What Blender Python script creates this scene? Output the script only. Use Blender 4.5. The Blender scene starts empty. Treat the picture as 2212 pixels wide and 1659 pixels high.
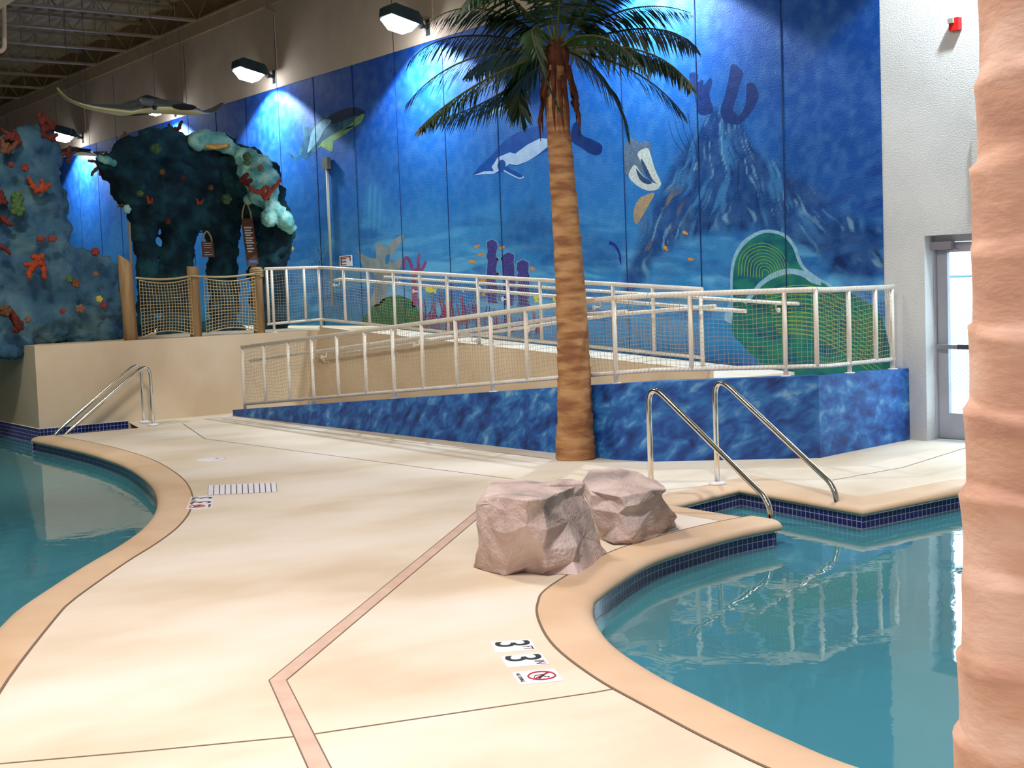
import bpy, bmesh, math, random
import numpy as np
from mathutils import Vector, Matrix
from mathutils.geometry import tessellate_polygon

# ------------------------------------------------------------------ camera, world, lights, exposure
sc = bpy.context.scene
COL = sc.collection
# world axes: x runs along the mural wall (to the right), y points at the wall (wall face at y = 0), z up, metres
IMG_W, IMG_H, FOC = 2212.0, 1659.0, 2907.7
CAM = np.array([0.0, -11.570, 1.739])
_p, _r, _y = 0.0725086, -0.0374632, -0.6405605
def _tow(v):
    d = np.array([math.sin(_y), math.cos(_y)]); n = np.array([math.cos(_y), -math.sin(_y)])
    return np.array([-(v[:2] @ d), v[:2] @ n, v[2]])
_F = np.array([0, math.cos(_p), -math.sin(_p)])
_R0 = np.array([1.0, 0, 0]); _U0 = np.array([0, math.sin(_p), math.cos(_p)])
AX_F = _tow(_F); AX_R = _tow(_R0*math.cos(_r)+_U0*math.sin(_r)); AX_U = _tow(-_R0*math.sin(_r)+_U0*math.cos(_r))

cam_d = bpy.data.cameras.new('camera'); cam_d.sensor_width = 36.0; cam_d.lens = FOC*36.0/IMG_W
cam_d.clip_start = 0.05; cam_d.clip_end = 300
cam = bpy.data.objects.new('camera', cam_d); COL.objects.link(cam)
m3 = Matrix([[AX_R[i], AX_U[i], -AX_F[i]] for i in range(3)])
cam.matrix_world = Matrix.Translation(Vector(CAM)) @ m3.to_4x4()
sc.camera = cam

def lin(c):
    return tuple((v/255/12.92 if v/255 <= 0.04045 else ((v/255+0.055)/1.055)**2.4) for v in c)

world = bpy.data.worlds.new('outdoors'); sc.world = world; world.use_nodes = True
bg = world.node_tree.nodes['Background']; bg.inputs[0].default_value = (0.80, 0.93, 1.0, 1); bg.inputs[1].default_value = 6.0

def area(name, loc, size, power, color, rot=(0, 0, 0), sy=None):
    l = bpy.data.lights.new(name, 'AREA'); l.energy = power; l.color = color; l.size = size
    if sy: l.shape = 'RECTANGLE'; l.size_y = sy
    o = bpy.data.objects.new(name, l); o.location = loc; o.rotation_euler = rot; COL.objects.link(o); return o
WARM = (1.0, 0.86, 0.70); COOL = (0.80, 0.92, 1.0)
area('ceiling_lamp', (-3.5, -9.5, 7.0), 0.9, 440, (1.0, 0.92, 0.90))
area('ceiling_lamp', (-9.0, -8.0, 7.0), 0.9, 200, (1.0, 0.95, 0.88))
area('ceiling_lamp', (-14.5, -8.0, 7.0), 0.9, 250, (1.0, 0.98, 0.84))
area('ceiling_lamp', (3.0, -12.0, 7.0), 0.9, 220, (1.0, 0.93, 0.96))
area('ceiling_lamp', (-2.0, -16.0, 7.0), 0.9, 250, (1.0, 0.92, 0.92))
sc.view_settings.view_transform = 'Standard'; sc.view_settings.look = 'None'
sc.view_settings.gamma = 1.0; sc.view_settings.use_curve_mapping = False
sc.view_settings.exposure = 0.28
sc.cycles.use_denoising = True
sc.cycles.max_bounces = 8; sc.cycles.diffuse_bounces = 3; sc.cycles.glossy_bounces = 4; sc.cycles.transparent_max_bounces = 12
sc.cycles.caustics_reflective = False; sc.cycles.caustics_refractive = False
sc.cycles.sample_clamp_indirect = 6.0

# ------------------------------------------------------------------ surveying helpers: a sighting meets a known plane
def ray(x, y): return AX_F*FOC + AX_R*(x-IMG_W/2) - AX_U*(y-IMG_H/2)
def fl(x, y, z=0.0):
    a = ray(x, y); return CAM + a*((z-CAM[2])/a[2])
def wl(x, y, off=0.0):
    a = ray(x, y); return CAM + a*((-off-CAM[1])/a[1])
def xl(x, y, X):
    a = ray(x, y); return CAM + a*(X/a[0])
def at(x, y, dist):
    a = ray(x, y); return CAM + a*(dist/math.hypot(a[0], a[1]))
def vert(x, y, P):
    return at(x, y, math.hypot(P[0]-CAM[0], P[1]-CAM[1]))[2]

# ------------------------------------------------------------------ mesh builder
class MB:
    def __init__(s): s.v = []; s.f = []; s.sm = []; s.mi = []; s.uv = {}
    def add(s, vs, fs, smooth=False, mi=0):
        b = len(s.v); s.v += [tuple(map(float, v)) for v in vs]
        for f in fs: s.f.append(tuple(i+b for i in f)); s.sm.append(smooth); s.mi.append(mi)
        return s
    def box(s, lo, hi, mi=0):
        x0, y0, z0 = lo; x1, y1, z1 = hi
        return s.add([(x0,y0,z0),(x1,y0,z0),(x1,y1,z0),(x0,y1,z0),(x0,y0,z1),(x1,y0,z1),(x1,y1,z1),(x0,y1,z1)],
              [(0,3,2,1),(4,5,6,7),(0,1,5,4),(1,2,6,5),(2,3,7,6),(3,0,4,7)], mi=mi)
    def obox(s, c, ax, ay, az, mi=0):   # oriented box, half axes
        c = np.array(c, float); ax, ay, az = map(lambda q: np.array(q, float), (ax, ay, az))
        vs = [c+i*ax+j*ay+k*az for k in (-1, 1) for i, j in ((-1,-1),(1,-1),(1,1),(-1,1))]
        return s.add(vs, [(0,3,2,1),(4,5,6,7),(0,1,5,4),(1,2,6,5),(2,3,7,6),(3,0,4,7)], mi=mi)
    def tube(s, pts, r, n=8, caps=True, smooth=True, closed=False, mi=0):
        P = [np.array(p, float) for p in pts]; N = len(P)
        rr = r if hasattr(r, '__len__') else [r]*N
        T = []
        for i in range(N):
            a = P[(i+1) % N]-P[i-1] if closed else P[min(i+1, N-1)]-P[max(i-1, 0)]
            T.append(a/(np.linalg.norm(a)+1e-12))
        up = np.array([0, 0, 1.0]) if abs(T[0][2]) < 0.9 else np.array([1.0, 0, 0])
        u = np.cross(T[0], up); u /= np.linalg.norm(u)
        vs = []
        for i in range(N):
            u = u-T[i]*(u@T[i]); u /= (np.linalg.norm(u)+1e-12); w = np.cross(T[i], u)
            for k in range(n):
                a = 2*math.pi*k/n; vs.append(P[i]+(u*math.cos(a)+w*math.sin(a))*rr[i])
        fs = []
        for i in range(N if closed else N-1):
            j = (i+1) % N
            for k in range(n):
                l = (k+1) % n; fs.append((i*n+k, j*n+k, j*n+l, i*n+l)[::-1])
        s.add(vs, fs, smooth, mi)
        if caps and not closed:
            b = len(s.v)-N*n
            s.f += [tuple(b+k for k in range(n)), tuple(b+(N-1)*n+k for k in reversed(range(n)))]; s.sm += [False]*2; s.mi += [mi]*2
        return s
    def lathe(s, prof, c=(0, 0, 0), n=24, smooth=True, mi=0):
        vs = []
        for r, z in prof:
            for k in range(n):
                a = 2*math.pi*k/n; vs.append((c[0]+r*math.cos(a), c[1]+r*math.sin(a), c[2]+z))
        fs = [(i*n+k, i*n+(k+1) % n, (i+1)*n+(k+1) % n, (i+1)*n+k) for i in range(len(prof)-1) for k in range(n)]
        fs.append(tuple(reversed(range(n)))); fs.append(tuple((len(prof)-1)*n+k for k in range(n)))
        return s.add(vs, fs, smooth, mi)
    def sphere(s, c, rad, n=12, m=8, smooth=True, mi=0):
        c = np.array(c, float); rad = np.array(rad if hasattr(rad, '__len__') else (rad,)*3, float)
        vs = []
        for i in range(m+1):
            t = math.pi*i/m
            for k in range(n):
                a = 2*math.pi*k/n
                vs.append(c+rad*np.array([math.sin(t)*math.cos(a), math.sin(t)*math.sin(a), math.cos(t)]))
        fs = [(i*n+k, (i+1)*n+k, (i+1)*n+(k+1) % n, i*n+(k+1) % n) for i in range(m) for k in range(n)]
        return s.add(vs, fs, smooth, mi)
    def poly(s, pts, holes=(), up=True, mi=0):   # planar polygon given as 3-D points
        loops = [[Vector(p) for p in pts]]+[[Vector(p) for p in h] for h in holes]
        tris = tessellate_polygon(loops); flat = [tuple(p) for l in loops for p in l]
        return s.add(flat, [tuple(t) for t in tris], mi=mi)
    def prism(s, pts, z0, z1, mi=0):  # plan polygon (x,y) extruded; z0,z1 may be lists per vertex
        n = len(pts); a = z0 if hasattr(z0, '__len__') else [z0]*n; b = z1 if hasattr(z1, '__len__') else [z1]*n
        vs = [(p[0], p[1], a[i]) for i, p in enumerate(pts)]+[(p[0], p[1], b[i]) for i, p in enumerate(pts)]
        fs = [(i, (i+1) % n, n+(i+1) % n, n+i) for i in range(n)]
        t = [tuple(x) for x in tessellate_polygon([[Vector((p[0], p[1], 0)) for p in pts]])]
        fs += t+[tuple(n+i for i in reversed(x)) for x in t]
        return s.add(vs, fs, mi=mi)

def part(name, mb, mat, root=None, **kw):
    me = bpy.data.meshes.new(name)
    off = np.array(root.matrix_world.translation) if root is not None else np.zeros(3)
    # parents of sub-parts sit at their thing's base, so offsets add up through the chain
    q = root
    off = np.zeros(3)
    while q is not None: off = off+np.array(q.location); q = q.parent
    vs = [(v[0]-off[0], v[1]-off[1], v[2]-off[2]) for v in mb.v]
    me.from_pydata(vs, [], mb.f)
    me.polygons.foreach_set('use_smooth', mb.sm); me.polygons.foreach_set('material_index', mb.mi)
    for m in (mat if isinstance(mat, (list, tuple)) else [mat]): me.materials.append(m)
    o = bpy.data.objects.new(name, me); COL.objects.link(o)
    if root is not None: o.parent = root
    bm = bmesh.new(); bm.from_mesh(me); bmesh.ops.recalc_face_normals(bm, faces=bm.faces); bm.to_mesh(me); bm.free()
    for k, v in kw.items(): o[k] = v
    return o
def tag(o, label, cat, group=None, kind=None):
    o['label'] = label; o['category'] = cat
    if group: o['group'] = group
    if kind: o['kind'] = kind
    return o
def thing(name, loc, label, cat, group=None):
    o = bpy.data.objects.new(name, None); o.location = tuple(map(float, loc)); o.empty_display_size = 0.1; COL.objects.link(o)
    return tag(o, label, cat, group)
def solo(name, mb, mat, label, cat, group=None, kind=None):
    return tag(part(name, mb, mat), label, cat, group, kind)
def struct(name, mb, mat, label=None):
    o = part(name, mb, mat); o['kind'] = 'structure'
    if label: o['label'] = label
    return o
def dup(root, loc, label, group=None):
    r = root.copy(); COL.objects.link(r); r.location = tuple(map(float, loc)); r['label'] = label
    if group: r['group'] = group
    for ch in list(root.children):
        c = ch.copy(); COL.objects.link(c); c.parent = r
        for g in list(ch.children):
            e = g.copy(); COL.objects.link(e); e.parent = c
    return r
def spline(pts, sub=6, closed=False):
    P = [np.array(p, float) for p in pts]; n = len(P); out = []
    for i in range(n if closed else n-1):
        if closed: a, b, c, d = P[i-1], P[i], P[(i+1) % n], P[(i+2) % n]
        else: a, b, c, d = P[max(i-1, 0)], P[i], P[i+1], P[min(i+2, n-1)]
        for k in range(sub):
            t = k/sub
            out.append(0.5*((2*b)+(-a+c)*t+(2*a-5*b+4*c-d)*t*t+(-a+3*b-3*c+d)*t**3))
    if not closed: out.append(P[-1])
    return out
def polylen(P): return [0.0]+list(np.cumsum([np.linalg.norm(np.array(P[i+1])-np.array(P[i])) for i in range(len(P)-1)]))
def along(P, L, d):
    d = min(max(d, 0), L[-1]-1e-9)
    for i in range(len(P)-1):
        if L[i+1] >= d:
            t = (d-L[i])/(L[i+1]-L[i]+1e-12); return np.array(P[i])*(1-t)+np.array(P[i+1])*t
    return np.array(P[-1])
def bendpath(pts, rad, n=8):   # polyline with rounded corners
    P = [np.array(p, float) for p in pts]; out = [P[0]]
    for i in range(1, len(P)-1):
        a = P[i-1]-P[i]; b = P[i+1]-P[i]; la, lb = np.linalg.norm(a), np.linalg.norm(b)
        r = rad[i-1] if hasattr(rad, '__len__') else rad
        r = min(r, la*0.48, lb*0.48); p0 = P[i]+a/la*r; p1 = P[i]+b/lb*r
        for k in range(n+1):
            t = k/n; out.append(p0*(1-t)**2+P[i]*2*t*(1-t)+p1*t*t)
    out.append(P[-1]); return out

# ------------------------------------------------------------------ materials
def newmat(name):
    m = bpy.data.materials.new(name); m.use_nodes = True; nt = m.node_tree
    return m, nt, nt.nodes['Principled BSDF']
def N(nt, t, **kw):
    n = nt.nodes.new(t)
    for k, v in kw.items():
        if hasattr(n, k): setattr(n, k, v)
        else: n.inputs[k].default_value = v
    return n
def M(name, c1, c2=None, scale=4.0, detail=5, rough=0.6, metal=0.0, bump=0.0, bscale=40.0, stretch=(1, 1, 1), spec=0.3, lo=0.35, hi=0.65, c3=None, distort=0.0):
    m, nt, bs = newmat(name); bs.inputs['Roughness'].default_value = rough; bs.inputs['Metallic'].default_value = metal
    bs.inputs['Specular IOR Level'].default_value = spec
    co = nt.nodes.new('ShaderNodeTexCoord'); mp = nt.nodes.new('ShaderNodeMapping'); mp.inputs['Scale'].default_value = stretch
    nt.links.new(co.outputs['Object'], mp.inputs['Vector'])
    if c2 is None: bs.inputs['Base Color'].default_value = (*lin(c1), 1)
    else:
        no = N(nt, 'ShaderNodeTexNoise'); no.inputs['Scale'].default_value = scale; no.inputs['Detail'].default_value = detail; no.inputs['Distortion'].default_value = distort
        rp = nt.nodes.new('ShaderNodeValToRGB'); rp.color_ramp.elements[0].position = lo; rp.color_ramp.elements[1].position = hi
        rp.color_ramp.elements[0].color = (*lin(c1), 1); rp.color_ramp.elements[1].color = (*lin(c2), 1)
        if c3 is not None:
            e = rp.color_ramp.elements.new((lo+hi)/2); e.color = (*lin(c3), 1)
        nt.links.new(mp.outputs[0], no.inputs['Vector']); nt.links.new(no.outputs['Fac'], rp.inputs[0]); nt.links.new(rp.outputs[0], bs.inputs['Base Color'])
    if bump > 0:
        nb = N(nt, 'ShaderNodeTexNoise'); nb.inputs['Scale'].default_value = bscale; nb.inputs['Detail'].default_value = 4
        bp = nt.nodes.new('ShaderNodeBump'); bp.inputs['Strength'].default_value = bump; bp.inputs['Distance'].default_value = 0.02
        nt.links.new(mp.outputs[0], nb.inputs['Vector']); nt.links.new(nb.outputs['Fac'], bp.inputs['Height']); nt.links.new(bp.outputs[0], bs.inputs['Normal'])
    return m
def glow(name, c, s):
    m, nt, bs = newmat(name); bs.inputs['Base Color'].default_value = (*c, 1); bs.inputs['Emission Color'].default_value = (*c, 1); bs.inputs['Emission Strength'].default_value = s
    return m

m_deck = M('deck_concrete', (207, 188, 162), (231, 219, 206), scale=0.9, detail=8, rough=0.55, bump=0.08, bscale=90, stretch=(1, 0.55, 1), c3=(223, 208, 188), spec=0.25)
m_cope = M('coping_concrete', (207, 174, 140), (221, 192, 162), scale=1.3, detail=7, rough=0.5, bump=0.06, bscale=120, spec=0.25)
m_stucco = M('tan_stucco', (205, 182, 152), (220, 199, 171), scale=1.1, detail=6, rough=0.8, bump=0.15, bscale=110)
m_joint = M('joint_mortar', (196, 164, 146), (208, 180, 162), scale=6, rough=0.7)
m_saw = M('saw_cut', (120, 100, 82), rough=0.9)
m_white_wall = M('white_painted_wall', (198, 198, 198), (208, 208, 208), scale=1.5, rough=0.75, bump=0.35, bscale=70)
m_upper = M('upper_wall_paint', (188, 170, 152), (198, 180, 162), scale=2, rough=0.8, bump=0.15, bscale=70)
m_band = M('ledger_paint', (140, 114, 78), (154, 128, 90), scale=2, rough=0.8)
m_roof = M('roof_deck_metal', (150, 136, 104), (164, 150, 114), scale=2, rough=0.6)
m_steel = M('joist_steel', (142, 122, 92), (156, 136, 104), scale=3, rough=0.5, spec=0.5)
m_rail = M('rail_paint', (226, 216, 204), (236, 228, 216), scale=8, rough=0.35, spec=0.5)
m_net = M('net_twine', (168, 150, 126), rough=0.9)
m_chrome = M('polished_steel', (226, 222, 216), rough=0.14, metal=1.0)
m_white = M('white_plastic', (236, 232, 236), rough=0.4)
m_blackp = M('black_paint', (34, 38, 40), rough=0.6)
m_wood = M('post_wood', (146, 116, 82), (176, 144, 104), scale=3, stretch=(6, 6, 0.7), rough=0.85, bump=0.2, bscale=30)
m_rope = M('rope_fibre', (170, 148, 108), (190, 168, 126), scale=60, rough=0.95)
m_slot = M('dark_gap', (52, 50, 48), rough=0.9)

# ------------------------------------------------------------------ plan of the two pools
def c2w(X, Y): return _tow(np.array([X*1.0, Y*1.0, 0.0]))+np.array([0, CAM[1]+11.570-11.570, 0])*0
def calw(X, Y):   # metres right of / ahead of the camera, on the floor
    q = _tow(np.array([X, Y, 0.0])); return (q[0]+CAM[0], q[1]+CAM[1])
EL_px = [(66,945),(130,958),(200,975),(270,1000),(320,1035),(338,1070),(330,1105),(300,1140),(250,1175),(180,1215),(100,1265),(40,1305),(0,1340)]
EL = [tuple(fl(*p)[:2]) for p in EL_px]+[calw(-2.70, 6.12), calw(-2.46, 4.9), calw(-2.35, 3.7), calw(-2.7, 2.2), calw(-3.6, 0.6), calw(-5.5, -1.0)]
EL = [tuple(p[:2]) for p in spline([(a, b, 0) for a, b in EL], 5)]
ER_px = [(1905,1659),(1700,1580),(1530,1500),(1420,1445),(1330,1385),(1290,1335),(1282,1300),(1300,1270),(1400,1205),(1500,1170),(1600,1143),(1690,1125)]
ER = [calw(4.2, 2.75), calw(3.0, 2.95), calw(2.0, 3.7)]+[tuple(fl(*p)[:2]) for p in ER_px]
ER = [tuple(p[:2]) for p in spline([(a, b, 0) for a, b in ER], 5)]
PT = ER[-1]
NK1, NK2, NK3, NK4 = (-7.66, -4.36), (-7.86, -3.38), (-6.43, -3.56), (-6.42, -2.14)
FARR = [NK4, (-6.1, -0.55), (-5.2, -0.30)]
POOLR = ER+[NK1, NK2, NK3, NK4, (-5.9, -1.0), (-3.5, -1.0), (-0.5, -3.0), (1.0, -6.0)]
SLOT_X = -17.75; PLX = -18.6
POOLL = [(PLX, -4.55), (SLOT_X, -4.75)]+EL+[calw(-12, 0.0), calw(-16, 8.0), (-27.0, -9.0), (-27.0, -5.72), (PLX, -5.8)]
WATER_Z = -0.18; POOL_FLOOR = -1.15

def offset_line(P, d):   # offset an open plan polyline to its left by d
    out = []
    for i in range(len(P)):
        a = np.array(P[max(i-1, 0)]); b = np.array(P[min(i+1, len(P)-1)]); t = b-a; t /= np.linalg.norm(t)
        n1 = np.array([-t[1], t[0]])
        if 0 < i < len(P)-1:
            t0 = np.array(P[i])-a; t0 /= np.linalg.norm(t0); c = max(0.5, n1 @ np.array([-t0[1], t0[0]]))
        else: c = 1
        out.append(tuple(np.array(P[i])+n1*d/c))
    return out
def sweep_edge(P, prof, side):   # profile = (inset from pool edge, z); side +1: deck lies left of P
    mb = MB(); n = len(prof); vs = []
    rows = [offset_line(P, u*side) for u, z in prof]
    for i in range(len(P)):
        for k, (u, z) in enumerate(prof): vs.append((*rows[k][i], z))
    fs = [(i*n+k, i*n+k+1, (i+1)*n+k+1, (i+1)*n+k) for i in range(len(P)-1) for k in range(n-1)]
    mb.add(vs, fs, True); return mb
COPE = [(0.30,0.003),(0.10,0.003),(0.07,0.0),(0.045,-0.006),(0.022,-0.017),(0.007,-0.032),(0.0,-0.048),(0.005,-0.062),(0.018,-0.071),(0.035,-0.074)]

# pool tile material driven by UV metres along the wall
m_tile, nt, bs = newmat('pool_tile'); bs.inputs['Roughness'].default_value = 0.12
uvn = nt.nodes.new('ShaderNodeUVMap'); br = nt.nodes.new('ShaderNodeTexBrick')
br.offset = 0.0; br.inputs['Scale'].default_value = 1.0; br.inputs['Mortar Size'].default_value = 0.0022; br.inputs['Mortar Smooth'].default_value = 0.1
br.inputs['Brick Width'].default_value = 0.052; br.inputs['Row Height'].default_value = 0.052
br.inputs['Color1'].default_value = (*lin((22, 34, 92)), 1); br.inputs['Color2'].default_value = (*lin((28, 40, 106)), 1); br.inputs['Mortar'].default_value = (*lin((178, 178, 196)), 1)
nt.links.new(uvn.outputs[0], br.inputs['Vector']); nt.links.new(br.outputs['Color'], bs.inputs['Base Color'])
m_plaster = M('pool_plaster', (96, 178, 188), (108, 192, 200), scale=2, rough=0.8)

def tile_band(name, P, side, z0=-0.072, z1=-0.072-0.156, label=None, inset=0.032):
    mb = MB(); R = offset_line(P, inset*side); L = polylen([np.array(p) for p in R]); vs = []; uv = []
    for i, p in enumerate(R):
        vs += [(p[0], p[1], z0), (p[0], p[1], z1)]; uv += [(L[i], 0.0), (L[i], z1-z0)]
    fs = [(2*i, 2*i+1, 2*i+3, 2*i+2) for i in range(len(R)-1)]; mb.add(vs, fs, True)
    o = struct(name, mb, m_tile, label); ul = o.data.uv_layers.new(name='UVMap')
    for l in o.data.loops: ul.data[l.index].uv = uv[l.vertex_index]
    # white bead along the top of the tiles
    b = MB().tube([(p[0], p[1], z0-0.004) for p in offset_line(P, (inset-0.002)*side)], 0.006, 5)
    struct('trim_1', b, m_white); return o

RB = [NK1, PT]; RB2 = [NK2, NK1]
# right pool: curved near edge, then the step nook, then the far edge
farR = [NK2, NK3]; farR2 = [NK3, NK4, (-5.9, -1.0), (-3.5, -1.0)]
deck_outer = [(PLX, -4.55)]
# deck hole outlines pulled back to the coping's back line
holeR = POOLR
mb = MB()
outer = [(-45, 0.0), (-45, -24), (9, -24), (9, 0.0)]
def inset_hole(P, d):   # grow a closed plan polygon by d (vertices moved outwards)
    A = sum(P[i-1][0]*P[i][1]-P[i][0]*P[i-1][1] for i in range(len(P))); s = 1 if A > 0 else -1; out = []
    for i in range(len(P)):
        a, b, c = np.array(P[i-1]), np.array(P[i]), np.array(P[(i+1) % len(P)])
        t0 = (b-a)/np.linalg.norm(b-a); t1 = (c-b)/np.linalg.norm(c-b)
        n0 = np.array([t0[1], -t0[0]])*s; n1 = np.array([t1[1], -t1[0]])*s; m = n0+n1; m /= np.linalg.norm(m)+1e-9
        out.append(tuple(b+m*d/max(0.45, m @ n0)))
    return out
hr = inset_hole(POOLR, 0.105); h1, h2 = inset_hole(POOLL, 0.02), inset_hole(POOLL, 0.105)
hl = [h2[k] if 2 < k < 2+len(EL) else h1[k] for k in range(len(POOLL))]
mb.poly([(x, y, 0) for x, y in outer], [[(x, y, 0) for x, y in hr], [(x, y, 0) for x, y in hl]])
floor = struct('floor', mb, m_deck, 'tan textured concrete pool deck')
# coping
for nm, P, s in (('trim_2', EL, 1), ('trim_3', ER[::-1], -1)):
    pass
def area2(P): return sum(P[i-1][0]*P[i][1]-P[i][0]*P[i-1][1] for i in range(len(P)))
sideL = -1 if area2(POOLL) > 0 else 1     # the pool interior is on the other side
sideR = -1 if area2(POOLR) > 0 else 1
struct('trim_2', sweep_edge(EL, COPE, sideL), m_cope, 'rounded tan coping along the left pool')
struct('trim_3', sweep_edge(ER, COPE, sideR), m_cope, 'rounded tan coping along the near edge of the right pool')
struct('trim_3', sweep_edge([tuple(np.array(PT)+(np.array(NK1)-np.array(PT))*0.22), NK1], [(u, z-0.0018) for u, z in COPE], sideR), m_cope, 'tan coping on the near side of the pool step nook')
struct('trim_4', sweep_edge([NK1, NK2, NK3, NK4, (-5.9, -1.0), (-3.5, -1.0)], COPE, sideR), m_cope, 'rounded tan coping along the far edge of the right pool')
tile_band('trim_5', EL, sideL); tile_band('trim_6', ER+[NK1], sideR); tile_band('trim_7', [NK1, NK2, NK3, NK4, (-5.9, -1.0), (-3.5, -1.0)], sideR)
tile_band('trim_8', [(PLX-8, -5.72), (PLX, -5.8), (PLX, -4.55)], sideL if area2([(PLX-8, -5.72), (PLX, -5.8), (PLX, -4.55)]) else sideL, z0=0.035, inset=-0.004)
tile_band('trim_9', [(PLX, -4.55), (SLOT_X, -4.75), EL[0]], sideL)
# basins
def basin(name, P, label):
    mb = MB(); Q = inset_hole(P, 0.035); n = len(Q)
    mb.add([(x, y, -0.2) for x, y in Q]+[(x, y, POOL_FLOOR) for x, y in Q], [(i, (i+1) % n, n+(i+1) % n, n+i) for i in range(n)], True)
    mb.poly([(x, y, POOL_FLOOR) for x, y in Q]); return struct(name, mb, m_plaster, label)
basin('floor_pool_left', POOLL, 'plastered basin of the left pool'); basin('floor_pool_right', POOLR, 'plastered basin of the right pool')
# steps in the right nook
mb = MB()
for k, (x1, z) in enumerate(((-7.25, -0.24), (-6.95, -0.48), (-6.62, -0.74))): mb.box((-7.95, -4.3, POOL_FLOOR), (x1, -3.42, z))
struct('floor_steps', mb, M('step_plaster', (188, 176, 160), (200, 188, 170), rough=0.8), 'tan plaster steps under the water')
mb = MB()
for x1, z in ((-7.25, -0.24), (-6.95, -0.48), (-6.62, -0.74)): mb.box((x1-0.06, -4.3, z), (x1+0.003, -3.42, z+0.003))
struct('trim_10', mb, M('navy_tile', (26, 36, 96), rough=0.2), 'navy nosing strip of the pool steps')

# water
m_water, nt, bs = newmat('pool_water'); out = nt.nodes['Material Output']; nt.nodes.remove(bs)
tr = nt.nodes.new('ShaderNodeBsdfTransparent'); tr.inputs[0].default_value = (0.30, 0.72, 0.80, 1)
df = nt.nodes.new('ShaderNodeBsdfDiffuse'); df.inputs[0].default_value = (*lin((84, 156, 170)), 1)
gl = nt.nodes.new('ShaderNodeBsdfGlossy'); gl.inputs['Roughness'].default_value = 0.02; gl.inputs[0].default_value = (1, 1, 1, 1)
fr = nt.nodes.new('ShaderNodeFresnel'); fr.inputs[0].default_value = 1.33
co = nt.nodes.new('ShaderNodeTexCoord'); nz = nt.nodes.new('ShaderNodeTexNoise'); nz.inputs['Scale'].default_value = 2.6; nz.inputs['Detail'].default_value = 3; nz.inputs['Distortion'].default_value = 0.6
bp = nt.nodes.new('ShaderNodeBump'); bp.inputs['Strength'].default_value = 0.05; bp.inputs['Distance'].default_value = 0.05
mx1 = nt.nodes.new('ShaderNodeMixShader'); mx1.inputs[0].default_value = 0.6; mx2 = nt.nodes.new('ShaderNodeMixShader')
nt.links.new(co.outputs['Object'], nz.inputs['Vector']); nt.links.new(nz.outputs['Fac'], bp.inputs['Height'])
nt.links.new(bp.outputs[0], gl.inputs['Normal']); nt.links.new(bp.outputs[0], fr.inputs['Normal'])
nt.links.new(tr.outputs[0], mx1.inputs[1]); nt.links.new(df.outputs[0], mx1.inputs[2]); nt.links.new(mx1.outputs[0], mx2.inputs[1]); nt.links.new(gl.outputs[0], mx2.inputs[2]); nt.links.new(fr.outputs[0], mx2.inputs[0]); nt.links.new(mx2.outputs[0], out.inputs[0])
for P, lab in ((POOLL, 'still teal water of the pool at left, reflecting the tan platform'), (POOLR, 'rippled teal water of the pool at right, beside the rocks')):
    mb = MB().poly([(x, y, WATER_Z) for x, y in inset_hole(P, 0.03)]); o = solo('pool_water', mb, m_water, lab, 'water', kind='stuff')
    if o.data.polygons[0].normal.z < 0: o.data.flip_normals()

# deck joints (mortar strip and saw cuts), flush with the slab
def strip(P, w, z=0.0015, mb=None):
    mb = mb or MB(); a = offset_line([tuple(p[:2]) for p in P], w/2); b = offset_line([tuple(p[:2]) for p in P], -w/2); n = len(a)
    mb.add([(x, y, z) for x, y in a]+[(x, y, z) for x, y in b], [(i, i+1, n+i+1, n+i) for i in range(n-1)]); return mb
J = [fl(*p) for p in ((1090,1070),(1045,1100),(600,1470),(690,1659))]; J.append(J[-1]+(J[-1]-J[-2])*3)
struct('trim_11', strip(J, 0.075, 0.002), m_joint, 'pinkish mortar joint zigzagging across the deck')
mb = MB(); off = 0.045
strip([tuple(p) for p in offset_line([tuple(p[:2]) for p in J], 0.04)], 0.006, 0.0025, mb); strip([tuple(p) for p in offset_line([tuple(p[:2]) for p in J], -0.04)], 0.006, 0.0025, mb)
for line in (((395,915),(443,948),(700,982),(950,1015),(1110,1035)), ((0,1650),(330,1621),(650,1590),(1290,1495),(1400,1474)), ((1795,1038),(1950,1010),(2110,960)), ((480,906),(515,912),(1190,991))):
    strip([fl(*p) for p in line], 0.012, 0.0012, mb)
struct('trim_12', mb, m_saw, 'fine saw cuts in the deck')
mb = MB()
for P, s in ((EL, sideL), (ER, sideR)): strip(offset_line(P, 0.305*s), 0.014, 0.0035, mb)
struct('trim_13', mb, m_saw, 'dark joint behind the pool coping')

# ------------------------------------------------------------------ room shell
MTOP = 5.49; CEIL = 7.28; DX0, DX1, DZ1 = -8.45, -7.40, 2.09
mb = MB()
mb.box((-45, 0, -1.5), (DX0, 0.35, CEIL)); mb.box((DX1, 0, -1.5), (9, 0.35, CEIL)); mb.box((DX0, 0, DZ1), (DX1, 0.35, CEIL)); mb.box((DX0, 0, -1.5), (DX1, 0.35, 0.0))
struct('wall_back', mb, m_white_wall, 'white textured wall with the painted mural')
mb = MB().box((-45, -0.012, MTOP), (-8.95, 0.0, 6.98)); struct('trim_14', mb, m_upper, 'beige painted band of wall above the mural')
mb = MB().box((-45, -0.05, 6.98), (9, 0.0, CEIL)); mb.box((-45, -0.075, 7.24), (9, 0.0, CEIL)); struct('trim_15', mb, M('cornice_paint', (172, 152, 126), (182, 162, 136), rough=0.8), 'tan ledger trim under the roof')
mb = MB().box((-45, 0.0, CEIL), (9, 0.35, 7.95)); struct('wall_top', mb, m_band)
struct('wall_left', MB().box((-45.3, -24, -1.5), (-45, 0.35, 7.95)), m_white_wall); struct('wall_right', MB().box((9, -24, -1.5), (9.3, 0.35, 7.95)), m_white_wall)
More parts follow.
